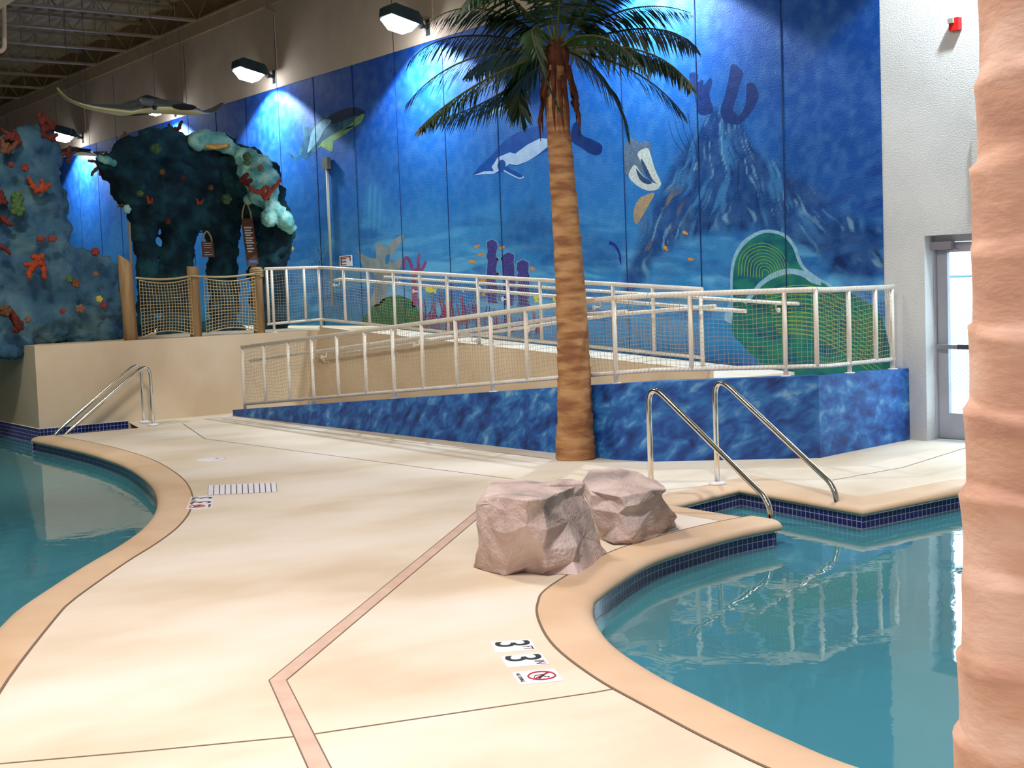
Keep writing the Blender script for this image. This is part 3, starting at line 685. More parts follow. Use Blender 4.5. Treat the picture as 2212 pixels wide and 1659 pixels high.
paint('painted_sponge', [([(772,540),(785,551),(812,558),(810,532),(820,523),(832,534),(848,520),(869,507),(873,513),(861,532),(848,551),(845,566),(867,558),(864,580),(839,611),(834,643),(816,662),(800,655),(812,610),(806,590),(785,577)], p_cg, True),
    ([(834,552),(842,550),(840,566),(833,570)], PM('water_gap', (40, 120, 180), (46, 128, 186)), True), ([(810,600),(822,590),(826,640),(812,656)], p_cgd, True)])
p_gm = PM('green_mound', (22, 92, 80), (58, 116, 62), 9); paint('painted_mound', [([(786,704),(798,672),(826,646),(862,638),(892,652),(906,680),(908,706)], p_gm, True)])
p_gc = PM('white_fan', (110, 160, 190), (130, 172, 196)); rnd = random.Random(4); fan = []
def fanb(x, y, a, l, w, d):
    x2, y2 = x+math.sin(a)*l, y-math.cos(a)*l; fan.append((stroke([(x, y), ((x+x2)/2+rnd.uniform(-1, 1), (y+y2)/2), (x2, y2)], w, w*.7), p_gc, False))
    if d: 
        for s in (-1, 1): fanb(x2, y2, a+s*rnd.uniform(.25, .55), l*.74, w*.75, d-1)
fanb(694, 590, 0.0, 20, 1.8, 4); fanb(690, 592, -.35, 16, 1.5, 3); paint('painted_sea_fan', fan)
p_pk = PM('pink_tube', (132, 66, 112), (150, 84, 124)); paint('painted_tube_coral', [(stroke(P, 7, 6), p_pk, False) for P in ([(893,665),(893,600),(888,572),(880,557),(873,562),(872,580)], [(893,600),(903,580),(903,562),(909,545),(912,562),(908,585)], [(893,590),(900,580)], [(908,590),(920,565)], [(896,660),(898,620),(893,600)])])
p_pc = PM('purple_column', (50, 52, 122), (84, 76, 146), 40); p_pf = PM('column_fringe', (84, 140, 192), (112, 164, 206), 30)
for x0, x1, y0, y1 in ((1052,1073,523,655),(1088,1111,551,660),(1118,1142,567,662)):
    rnd = random.Random(x0); o_, i_ = [], []
    ys = np.linspace(y1, y0, 14)
    Lf = [(x0+rnd.uniform(-3, 3), y) for y in ys]; Rt = [(x1+rnd.uniform(-3, 3), y) for y in ys[::-1]]; top = [((x0+x1)/2, y0-6)]
    P = Lf+top+Rt; cxp = (x0+x1)/2
    paint('painted_column_coral', [([(cxp+(a-cxp)*1.22, b-2) for a, b in P], p_pf, False), (P, p_pc, False)])
p_sc = [PM('soft_coral', (78, 44, 104), (110, 60, 120), 20), PM('soft_coral_red', (120, 44, 84), (140, 60, 96), 20)]
rnd = random.Random(12); sh = []
for k in range(70):
    x = rnd.uniform(905, 1170); y = rnd.uniform(700, 730) if x > 1050 else rnd.uniform(690, 715); h = rnd.uniform(18, 62)*(1 if x < 1060 else 0.8)
    sh.append((stroke([(x, y), (x+rnd.uniform(-4, 4), y-h*.5), (x+rnd.uniform(-8, 8), y-h)], rnd.uniform(3, 7), 2), p_sc[k % 2], False))
paint('painted_soft_coral', [q for q in sh if q[0][0][0] <= 1040]); paint('painted_soft_coral', [q for q in sh if 1040 < q[0][0][0] <= 1105]); paint('painted_soft_coral', [q for q in sh if q[0][0][0] > 1105])
p_of = PM('orange_fish', (214, 128, 40), (226, 146, 52)); p_yf = PM('yellow_fish', (206, 200, 60), (216, 208, 70)); p_bf = PM('blue_fish', (24, 40, 130), (30, 50, 140))
def fish(x, y, l, a, m):
    c, s = math.cos(a), math.sin(a); P = [(-.5, 0), (-.3, -.22), (0, -.28), (.25, -.12), (.5, -.25), (.46, 0), (.5, .25), (.25, .12), (0, .28), (-.3, .22)]
    paint('painted_fish', [([(x+(u*c-v*s)*l, y+(u*s+v*c)*l) for u, v in P], m, False)])
for x, y, a in ((1030,532,-.4),(1038,550,-.3),(1020,565,.1),(1084,535,-.3),(1072,560,.3),(1056,586,-.9),(1150,580,.5),(1073,592,-.2),(1042,606,.2),(1087,561,.8),(1046,636,.1),(1104,648,-.5),(1480,503,.5),(1438,536,.9),(1492,560,.1)): fish(x, y, 13, a, p_of)
fish(1158, 643, 22, 1.4, p_yf); fish(1200, 648, 20, 1.2, p_yf); fish(930, 626, 26, .2, p_yf); fish(1000, 627, 9, 1.3, p_whw); fish(1184, 622, 10, 1.4, p_whw)
paint('painted_fish', [(stroke([(1316,524),(1328,530),(1338,548),(1341,566)], 8, 2), p_bf, False), ([(1336,556),(1350,562),(1341,558),(1342,574)], p_bf, False)])
p_sp = PM('cup_sponge', (168, 182, 186), (196, 204, 200), 24); p_sb = PM('sponge_back', (74, 100, 130), (98, 116, 138), 14); p_so = PM('fan_orange', (140, 132, 118), (176, 146, 108), 10); p_sd = PM('cup_shade', (36, 62, 104), (56, 78, 112))
paint('painted_sponge', [([(1348,318),(1356,302),(1372,300),(1382,310),(1396,304),(1406,316),(1404,340),(1392,372),(1380,384),(1352,376),(1346,350)], p_sb, True),
    ([(1377,331),(1398,320),(1406,336),(1415,366),(1428,396),(1420,402),(1404,386),(1388,356)], p_sp, True), ([(1384,344),(1392,352),(1410,388),(1422,398),(1410,394),(1392,372)], p_sd, True),
    ([(1358,380),(1366,360),(1374,358),(1388,378),(1408,393),(1426,400),(1418,410),(1396,411),(1372,398)], p_sp, True), ([(1374,364),(1388,380),(1408,394),(1398,398),(1382,388)], p_sd, True),
    ([(1369,474),(1370,450),(1380,430),(1398,420),(1414,418),(1402,442),(1388,466),(1376,484)], p_so, True)])
p_sk = PM('summit_coral', (20, 44, 104), (30, 56, 116), 14)
paint('painted_summit_coral', [([(1556,240),(1566,205),(1574,170),(1580,140),(1592,142),(1605,157),(1600,176),(1592,205),(1584,236),(1596,250),(1610,226),(1612,196),(1614,180),(1628,180),(1638,202),(1634,222),(1616,250),(1594,268),(1566,262)], p_sk, True),
    ([(1488,164),(1498,156),(1508,162),(1506,178),(1518,172),(1520,184),(1534,168),(1538,180),(1532,205),(1540,240),(1510,246),(1500,200)], p_sk, True)])
p_gr = PM('giant_clam', (16, 84, 110), (38, 126, 108), 3.2, (1, 1, 2)); p_gr2 = PM('giant_clam_fold', (16, 86, 104), (40, 124, 98), 3.0, (1, 1, 2)); p_ed = PM('clam_edge', (150, 190, 214), (120, 168, 200), 16); p_ln = PM('clam_line', (140, 166, 70), (120, 158, 76), 6)
sh = [([(1578,640),(1578,585),(1588,545),(1612,514),(1652,496),(1694,504),(1718,530),(1728,556),(1740,578),(1768,600),(1800,620),(1800,660),(1580,700)], p_ed, True),
      ([(1584,650),(1584,588),(1594,550),(1618,520),(1653,503),(1690,510),(1712,534),(1722,562),(1734,582),(1760,604),(1790,622),(1790,680),(1600,740)], p_gr, True),
      ([(1612,660),(1630,622),(1650,602),(1672,588),(1700,580),(1732,584),(1756,596),(1774,616),(1740,640)], p_ed, True),
      ([(1588,690),(1628,640),(1650,614),(1680,598),(1708,592),(1734,598),(1756,612),(1800,622),(1850,640),(1906,690),(1906,822),(1690,822),(1640,780),(1600,740)], p_gr2, True)]
for k in range(9):
    r = 12+k*9; sh.append((stroke([(1655-r*.72, 600-r*.05), (1655-r*.62, 590-r*.52), (1655-r*.1, 592-r*.80), (1655+r*.42, 594-r*.55), (1655+r*.62, 606-r*.12)], 1.6, 1.0), p_ln, False))
for k in range(12):
    t = k/11; sh.append((stroke([(1650+30*t, 630+8*k), (1740+16*t, 616+10*k), (1826+10*t, 650+11*k), (1904, 700+11*k)], 2.2, 1.4), p_ln, False))
paint('painted_clam', sh)
sh = []
for k in range(4): sh.append((stroke([(1476+9*k, 330-4*k), (1455+12*k, 300-8*k), (1444+14*k, 262-6*k)], 1.4, 1.0), p_sk, False))
paint('painted_sea_whip', sh)

# ------------------------------------------------------------------ wall floodlights
m_house = M('lamp_housing', (40, 58, 60), (52, 70, 72), rough=0.4); m_lens = glow('lamp_lens', (0.92, 0.96, 1.0), 28.0)
LAMP_Z = 5.74
def floodlight(x):
    r = thing('floodlight', (x, 0, LAMP_Z), '', 'lamp', 'floodlights along the mural wall')
    b = MB(); b.box((x-0.05, -0.02, LAMP_Z-0.16), (x+0.05, 0, LAMP_Z+0.08)); b.tube(bendpath([(x, -0.01, LAMP_Z-0.04), (x, -0.12, LAMP_Z-0.02), (x, -0.24, LAMP_Z+0.02)], 0.05), 0.03, 8); b.sphere((x, -0.13, LAMP_Z-0.02), 0.05, 10, 6); part('bracket', b, m_blackp, r)
    ca, sa = math.cos(0.22), math.sin(0.22)
    def loc(u, v, w): return (x+u, -0.2-(v*ca-w*sa*0), LAMP_Z+0.03+v*sa+w)
    prof = [(-0.17, 0.0, -0.06), (-0.21, 0.08, -0.10), (-0.22, 0.5, -0.10), (-0.18, 0.58, -0.08)]
    vs = []
    for u, v, w in prof: vs += [loc(u, v, w), loc(u*0.8, v, 0.10 if 0.02 < v < 0.55 else 0.04), loc(-u*0.8, v, 0.10 if 0.02 < v < 0.55 else 0.04), loc(-u, v, w)]
    fs = [(4*i+k, 4*i+k+1, 4*i+k+5, 4*i+k+4) for i in range(3) for k in range(3)]+[(0, 1, 2, 3), (12, 15, 14, 13), (0, 3, 7, 4), (8, 11, 15, 12)]
    b = MB().add(vs, fs); q = [loc(-0.215, 0.1, -0.098), loc(0.215, 0.1, -0.098), loc(0.215, 0.5, -0.098), loc(-0.215, 0.5, -0.098)]
    b.add([loc(-0.21, 0.08, -0.096), loc(0.21, 0.08, -0.096), loc(0.22, 0.5, -0.096), loc(-0.22, 0.5, -0.096)], [(0, 1, 2, 3)]); part('housing', b, m_house, r)
    b = MB(); e = 0.19; top = [loc(-e, 0.1, -0.1), loc(e, 0.1, -0.1), loc(e, 0.55, -0.1), loc(-e, 0.55, -0.1)]; bot = [loc(-e*.7, 0.2, -0.225), loc(e*.7, 0.2, -0.225), loc(e*.8, 0.44, -0.225), loc(-e*.8, 0.44, -0.225)]
    b.add(top+bot, [(0, 1, 5, 4), (1, 2, 6, 5), (2, 3, 7, 6), (3, 0, 4, 7), (4, 5, 6, 7)]); part('lens', b, m_lens, r, label='glowing white lens')
    l = bpy.data.lights.new('flood_beam', 'SPOT'); l.energy = FLOOD_W; l.color = (0.80, 0.93, 1.0); l.spot_size = math.radians(128); l.spot_blend = 0.14; l.shadow_soft_size = 0.08
    o = bpy.data.objects.new('flood_beam', l); COL.objects.link(o); o.parent = r; o.location = (0, -0.50, -0.30)
    d = Vector((0, 0.42, -1.0)); o.rotation_euler = d.to_track_quat('-Z', 'Y').to_euler(); return r
FLOOD_W = 520.0
f0 = floodlight(-32.5); f0['label'] = 'glowing floodlight farthest left, just above the left reef rock'
dup(f0, (-26.9, 0, LAMP_Z-0.05), 'floodlight hidden behind the large manta ray model')
dup(f0, (-22.4, 0, LAMP_Z), 'glowing floodlight on the beige wall between the manta ray and the shark')
dup(f0, (-17.3, 0, LAMP_Z), 'glowing floodlight beside the left palm fronds')
dup(f0, (-12.25, 0, LAMP_Z), 'floodlight above the whales, cut off by the top of the picture'); dup(f0, (-7.2, 0, LAMP_Z), 'floodlight above the exit door, out of the top of the picture')
for x, lab in ((-32.3, 'thin conduit rising from the farthest left floodlight'), (-22.3, 'thin conduit rising from the middle floodlight'), (-17.2, 'thin conduit rising from the floodlight beside the palm')):
    b = MB().tube(bendpath([(x+0.06, -0.02, LAMP_Z+0.06), (x+0.06, -0.035, LAMP_Z+1.1), (x-0.25, -0.035, LAMP_Z+1.22)], 0.08), 0.013, 6); solo('conduit', b, m_upper, lab, 'conduit', 'conduits of the floodlights')
b = MB().tube([(-20.58, -0.045, 1.5), (-20.55, -0.045, 3.9)], 0.026, 8); jr = thing('junction_riser', (-20.56, 0, 1.5), 'beige conduit with a small box on the mural, right of the reef arch', 'conduit')
part('conduit', b, M('riser_beige', (150, 150, 136), rough=0.6), jr); part('junction_box', MB().box((-20.64, -0.09, 3.86), (-20.45, -0.02, 4.06)), M('box_grey', (104, 108, 104), rough=0.6), jr)
sr = thing('pool_sign', wl(747, 563, 0.03), 'small white sign with maroon marks on the mural behind the guardrail', 'sign')
q0 = wl(735, 576, 0.045); q1 = wl(760, 551, 0.045); part('panel', MB().box((q0[0], -0.05, q0[2]), (q1[0], -0.04, q1[2])), m_white, sr)
b = MB(); w = q1[0]-q0[0]; hgt = q1[2]-q0[2]
for k in range(3): b.box((q0[0]+0.1*w, -0.053, q0[2]+hgt*(0.12+0.28*k)), (q0[0]+0.55*w, -0.051, q0[2]+hgt*(0.2+0.28*k)))
b.box((q0[0]+0.08*w, -0.053, q0[2]+hgt*0.1), (q0[0]+0.16*w, -0.051, q0[2]+hgt*0.92)); b.box((q0[0]+0.08*w, -0.053, q0[2]+hgt*0.84), (q0[0]+0.9*w, -0.051, q0[2]+hgt*0.92)); b.box((q0[0]+0.84*w, -0.053, q0[2]+hgt*0.5), (q0[0]+0.92*w, -0.051, q0[2]+hgt*0.92)); part('lettering', b, M('maroon', (112, 26, 52)), sr)

# ------------------------------------------------------------------ sculpted reef
def tex(name, size, kind='CLOUDS'):
    t = bpy.data.textures.new(name, kind); t.noise_scale = size
    if kind == 'CLOUDS': t.noise_depth = 3
    return t
t_big, t_small, t_rock = tex('reef_big', 0.32), tex('reef_small', 0.07), tex('rock_grain', 0.16)
def reef(name, root, blobs, X, mat, vox=0.05, dx=1.0, big=0.22, small=0.10):
    b = MB()
    for e in blobs:
        px, py, r = e[:3]; ox = e[3] if len(e) > 3 else 0.0; c = xl(px, py, X+ox); d = np.linalg.norm(c-CAM); rad = r*d/FOC
        b.sphere(c, (rad*dx, rad, rad), 14, 10)
    o = part(name, b, mat, root)
    m = o.modifiers.new('union', 'REMESH'); m.mode = 'VOXEL'; m.voxel_size = vox; m.use_smooth_shade = True
    for t, s in ((t_big, big), (t_small, small)):
        m = o.modifiers.new('relief', 'DISPLACE'); m.texture = t; m.strength = s; m.mid_level = 0.5; m.texture_coords = 'LOCAL'
    return o
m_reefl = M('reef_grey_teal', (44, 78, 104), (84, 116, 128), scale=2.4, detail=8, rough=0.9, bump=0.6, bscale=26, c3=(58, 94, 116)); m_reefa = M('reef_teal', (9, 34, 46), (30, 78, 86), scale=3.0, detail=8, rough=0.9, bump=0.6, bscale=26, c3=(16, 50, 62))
c_or = M('coral_orange', (144, 56, 32), (166, 70, 40), scale=9, rough=0.9); c_rd = M('coral_red', (86, 34, 28), (110, 44, 34), scale=9, rough=0.9); c_br = M('coral_brown', (92, 58, 40), (120, 78, 52), scale=9, rough=0.9)
c_gn = M('sponge_green', (52, 82, 54), (84, 110, 60), scale=14, rough=0.9, bump=.5); c_yl = M('sponge_yellow', (180, 160, 70), (200, 180, 90), scale=14, rough=0.9, bump=.5); c_tn = M('sponge_tan', (120, 96, 72), (132, 84, 60), scale=14, rough=0.9, bump=.5); c_pk = M('sponge_red', (120, 50, 48), (136, 62, 56), scale=14, rough=0.9, bump=.5); c_pl = M('plate_coral', (216, 160, 82), (230, 178, 100), scale=14, rough=0.9)
def coral(root, tips, X, mat, r0=0.045, lab=None, seed=0):
    """branching coral: list of branches, each a list of (px, py[, toward]) points"""
    rnd = random.Random(seed); b = MB()
    for br in tips:
        P = [xl(e[0], e[1], X+(e[2] if len(e) > 2 else 0)) for e in br]; P = spline(P, 4); n = len(P)
        P = [p+np.array([rnd.uniform(-1, 1), rnd.uniform(-1, 1), rnd.uniform(-1, 1)])*0.008 for p in P]
        b.tube(P, [r0*(1-0.45*i/(n-1))*(1+0.18*math.sin(i*2.3)) for i in range(n)], 7)
        b.sphere(P[-1], r0*0.62, 8, 6)
    return part('branching_coral', b, mat, root, **({'label': lab} if lab else {}))
def sponge(root, px, py, r, X, mat, flat=1.0, lab=None, name='sponge'):
    if root.name == 'reef_arch' and px > 500 and py < 500: X = X+.55
    c = xl(px, py, X); d = np.linalg.norm(c-CAM); rad = r*d/FOC; b = MB(); rnd = random.Random(int(px*7+py))
    b.sphere(c, (rad*0.8, rad, rad*flat), 12, 8)
    for k in range(5): a = k*1.26; b.sphere(c+np.array([rad*0.35, math.cos(a)*rad*0.6, math.sin(a)*rad*0.6*flat]), rad*0.5, 8, 6)
    return part(name, b, mat, root, **({'label': lab} if lab else {}))
rl = thing('reef_rock', (-19.35, -5.2, PZ), 'tall sculpted blue grey reef rock with red corals at the left edge', 'reef')
XL = -19.45
reef('rock', rl, [(70,318,48),(100,345,34),(30,330,40),(60,385,64),(105,330,24),(90,440,58),(30,450,60),(100,500,50),(50,520,62),(112,560,52),(60,600,70),(10,580,60),(10,660,60),(130,600,66),(175,585,48),(190,640,62),(220,600,42),(225,660,44),(130,670,66),(70,680,66),(170,700,46),(222,705,36),(20,720,50,0.12),(10,750,26,0.3),(35,752,24,0.32),(58,745,20,0.25),(245,600,22),(232,570,16),(248,700,20),(258,690,16),(262,722,14),(-40,500,70),(-40,640,80),(-50,400,60),(-45,735,45,0.2)], XL, m_reefl, dx=0.62)
XF = -18.95
coral(rl, [[(95,285),(93,268),(96,246)],[(93,268),(86,256),(82,248)],[(95,262),(102,256)],[(92,285),(104,276),(112,264)],[(104,276),(114,274),(118,266)],[(92,290),(108,296),(122,292)],[(108,296),(116,302)]], XL+.2, c_rd, 0.05, 'dark red branching coral at the very top of the rock', 1)
coral(rl, [[(40,312),(20,292),(4,280)],[(28,304),(28,290)],[(42,312),(36,296),(32,284)],[(20,296),(10,300)]], XL+.3, c_rd, 0.045, seed=2)
coral(rl, [[(8,330),(6,312),(2,300)],[(8,325),(16,312)],[(12,330),(28,318),(34,308)]], XL+.35, c_br, 0.05, seed=3)
coral(rl, [[(82,415),(70,400),(62,386)],[(82,415),(92,400),(90,390)],[(84,412),(100,404),(106,398)],[(74,404),(68,402)]], XF-.1, c_or, 0.05, 'orange branching coral midway up the rock', 4)
coral(rl, [[(10,442),(4,424),(2,412)],[(2,440),(-8,420)]], XF-.1, c_rd, 0.05, seed=5); coral(rl, [[(-4,470),(10,478),(24,486)],[(4,476),(12,470)]], XF-.1, c_rd, 0.05, seed=6)
coral(rl, [[(82,556),(88,566),(94,576),(96,598)],[(88,566),(74,572),(56,572)],[(74,572),(66,584),(62,598)],[(86,560),(92,552)],[(84,560),(72,554)]], XF, c_or, 0.062, 'bright orange branching coral low on the rock', 7)
coral(rl, [[(12,664),(26,678),(44,698)],[(26,680),(40,712),(30,712)],[(44,698),(48,708)]], XF+.05, c_rd, 0.055, seed=8)
coral(rl, [[(-2,530),(12,538),(22,548)]], XF, c_rd, 0.04, seed=9)
coral(rl, [[(144,330),(134,334),(122,330)],[(144,330),(150,340),(146,348)],[(146,328),(152,318)],[(132,333),(124,340)]], XL, c_rd, 0.04, seed=10)
for px, py, r, m, f in ((150,603,7,c_gn,1),(163,612,9,c_br,1),(214,646,7,c_yl,1),(223,659,7,c_pk,1),(172,667,10,c_tn,.8),(135,672,6,c_pk,1),(205,544,9,c_pk,1),(206,592,6,c_tn,.8),(112,516,9,c_pk,.6),(88,516,9,c_pk,.5),(36,430,13,c_gn,1.2),(36,452,15,c_gn,1),(54,362,8,c_pk,1),(24,356,6,c_pk,1),(60,690,6,c_tn,1.2),(10,672,12,c_br,1)): sponge(rl, px, py, r, XF+(.15 if py > 560 else -.05), m, f)
ra = thing('reef_arch', (-21.3, -2.0, PZ), 'dark teal sculpted reef arch, its right shoulder lit bright turquoise', 'reef'); XA = -21.2
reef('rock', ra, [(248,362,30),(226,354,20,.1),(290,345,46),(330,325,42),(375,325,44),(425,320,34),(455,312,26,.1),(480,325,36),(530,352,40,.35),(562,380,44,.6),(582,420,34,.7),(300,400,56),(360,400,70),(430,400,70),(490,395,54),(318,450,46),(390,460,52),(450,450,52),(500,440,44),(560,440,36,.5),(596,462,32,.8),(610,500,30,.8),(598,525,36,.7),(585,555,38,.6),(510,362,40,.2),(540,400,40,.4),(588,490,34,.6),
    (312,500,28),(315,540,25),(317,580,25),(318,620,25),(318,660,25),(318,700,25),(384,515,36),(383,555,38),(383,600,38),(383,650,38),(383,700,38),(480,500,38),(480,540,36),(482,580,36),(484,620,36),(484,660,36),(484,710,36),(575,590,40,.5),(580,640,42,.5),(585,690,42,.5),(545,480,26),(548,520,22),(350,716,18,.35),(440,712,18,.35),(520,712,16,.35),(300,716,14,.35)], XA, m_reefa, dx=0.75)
m_reefp = M('reef_pale_lamplit', (84, 150, 148), (168, 220, 206), scale=5, detail=8, rough=.9, bump=.7, bscale=30, c3=(120, 186, 178))  # pale reef paint with the floodlight's brightness also put into the colour
reef('lit_pale_reef', ra, [(424,304,20,.2),(446,300,22,.25),(470,304,20,.3),(490,316,16,.35),(508,328,14,.4)], XA, m_reefp, vox=0.035, big=.12, small=.07)['label'] = 'pale turquoise top of the arch, lamplight partly put into its colour'
reef('lit_pale_reef', ra, [(524,338,20,.55),(540,346,26,.6),(562,362,28,.8),(578,386,26,.95),(586,412,20,1.0),(556,392,30,.85),(538,372,24,.7),(560,420,22,.95),(584,440,20,1.05),(596,458,20,1.1),(614,476,20,1.1),(626,490,14,1.05),(580,472,20,1.1),(534,432,11,.75)], XA, m_reefp, vox=0.035, big=.14, small=.08)['label'] = 'pale turquoise right shoulder, lamplight partly put into its colour'
reef('lit_pale_reef', ra, [(218,342,9,.25),(230,346,11,.25),(245,352,8,.25)], XA, m_reefp, vox=0.03, big=.06, small=.04)
coral(ra, [[(375,300),(374,285),(366,270)],[(374,285),(384,278),(392,264)],[(376,288),(378,276)],[(382,280),(388,276)]], XA, c_rd, 0.042, 'dark red coral on the crown of the arch', 21)
coral(ra, [[(266,330),(262,312),(264,298),(270,288)],[(263,308),(268,302)]], XA, c_br, 0.045, seed=22)
coral(ra, [[(222,358),(208,350),(192,348)],[(216,360),(204,368),(198,378)],[(222,364),(216,376)],[(240,346),(246,332)],[(236,350),(226,338),(230,330)]], XA, c_br, 0.035, seed=23)
XB = XA+0.55
coral(ra, [[(575,428),(564,416),(552,414),(540,406)],[(575,428),(582,416),(590,408),(606,390)],[(566,418),(570,406)],[(584,414),(578,404)]], XB+.9, c_or, 0.05, 'orange coral fan on the lit right shoulder', 24)
coral(ra, [[(530,398),(526,386),(534,378)],[(532,398),(542,390)],[(530,392),(522,390)]], XB+.75, c_rd, 0.06, seed=25)
coral(ra, [[(323,440),(318,426)],[(326,438),(328,430)]], XB, c_or, 0.03, seed=26); coral(ra, [[(430,442),(424,430)],[(432,440),(438,432)]], XB, c_or, 0.03, seed=27)
coral(ra, [[(452,294),(456,286)],[(454,292),(460,288)]], XA-.2, c_rd, 0.03, seed=28)
b = MB(); c = xl(470, 314, XA+.35)
vs = [c+np.array([0.16, 0, 0])]; nn = 26
for k in range(nn): a = 2*math.pi*k/nn; rr = 1+0.14*math.sin(5*a)+0.08*math.sin(9*a); vs.append(c+np.array([0.2*math.cos(a)*rr, 0.235*math.sin(a)*rr, 0.02*math.sin(3*a)-0.01]))
b.add(vs+[v-np.array([0, 0, 0.05]) for v in vs], [(0, 1+k, 1+(k+1) % nn) for k in range(nn)]+[(nn+1, nn+2+(k+1) % nn, nn+2+k) for k in range(nn)]+[(1+k, nn+2+k, nn+2+(k+1) % nn, 1+(k+1) % nn) for k in range(nn)]); part('plate_coral', b, c_pl, ra, label='orange plate coral on top')
for px, py, r, m, f in ((533,338,9,c_gn,1),(533,352,7,c_gn,.8),(335,322,12,c_gn,.8),(628,537,6,c_yl,1),(584,540,7,c_gn,1),(362,478,6,c_rd,1),(488,430,11,c_gn,1),(302,418,7,c_gn,1),(562,362,6,c_tn,1),(610,486,6,c_tn,.7),(395,385,5,c_rd,1),(350,372,6,c_br,1),(455,405,6,c_br,1)): sponge(ra, px, py, r, XB, m, f)
sponge(ra, 274, 452, 8, XA+.2, M('sponge_pale', (160, 210, 200), rough=.9), 1.2, 'pale knob with a long spine', 'barnacle'); coral(ra, [[(272,446),(264,444),(253,447)],[(270,443),(262,441)]], XA+.2, c_br, 0.016, seed=30)
b = MB().tube([xl(279, 480, XA+.75), xl(284, 585, XA+.75), (*xl(288, 725, XA+.75)[:2], PZ)], 0.022, 6); solo('pole', b, M('pole_tan', (150, 132, 104), rough=.8), 'thin tan pole standing along the left leg of the reef arch', 'pole')
# hanging plank signs in the arch
m_plank = M('sign_plank', (84, 56, 44), (106, 72, 54), scale=6, stretch=(1, 1, 6), rough=.85); m_let = M('sign_lettering', (206, 206, 204), rough=.7); m_blu = M('sign_blue', (84, 104, 160), rough=.7)
def hang_sign(lab, cx, y0, y1, w, X, tilt, loop, bars, blue=False):
    r = thing('hanging_sign', xl(cx, (y0+y1)/2, X), lab, 'sign'); c0 = xl(cx+tilt/2, y1, X); c1 = xl(cx-tilt/2, y0, X); d = np.linalg.norm(c0-CAM); hw_ = w/2*d/FOC
    ay = np.array([0.25, 0.97, 0])*hw_; az = (c1-c0)/2; m = (c0+c1)/2; nx = np.array([0.97, -0.25, 0])*0.02
    part('plank', MB().obox(m, nx, ay, az), m_plank, r); b = MB()
    for t, l in bars: b.obox(m+nx*1.05+az*t+ay*(l-1)*0.5, nx*0.08, ay*l*0.78, az*0.03)
    part('lettering', b, m_let, r)
    if blue: part('emblem', MB().obox(m+nx*1.05-az*0.8, nx*.08, ay*.7, az*.055), m_blu, r)
    top = c1+np.array([0, 0, loop*d/FOC]); P = [c1-ay*.8, (c1-ay*.8+top)/2+ay*(-.25 if loop > 10 else .1), top-ay*.2 if loop > 14 else top, top+ay*.2 if loop > 14 else top, (c1+ay*.8+top)/2+ay*.25, c1+ay*.8]
    part('hook', MB().tube([top, top+np.array([-0.62, 0.0, 0.03])], 0.012, 6), m_blackp, r)
    part('rope_loop', MB().tube(spline(P, 4), 0.014 if loop > 14 else 0.006, 6), m_rope, r)
hang_sign('tall narrow brown plank sign hung from a rope loop on the reef arch', 540, 472, 575, 24, XA+.62, 14, 30, [(.62,.9),(.5,.7),(.4,.9),(.3,.6),(.18,.9),(.08,.7),(-.02,.9),(-.14,.6),(-.26,.8),(-.38,.5)], True)
hang_sign('small brown sign with white lettering hanging in the middle of the reef arch', 449, 522, 555, 24, XA+.62, 3, 20, [(.75,.9),(.5,.9),(.2,.8),(-.4,.5),(-.7,.9)])

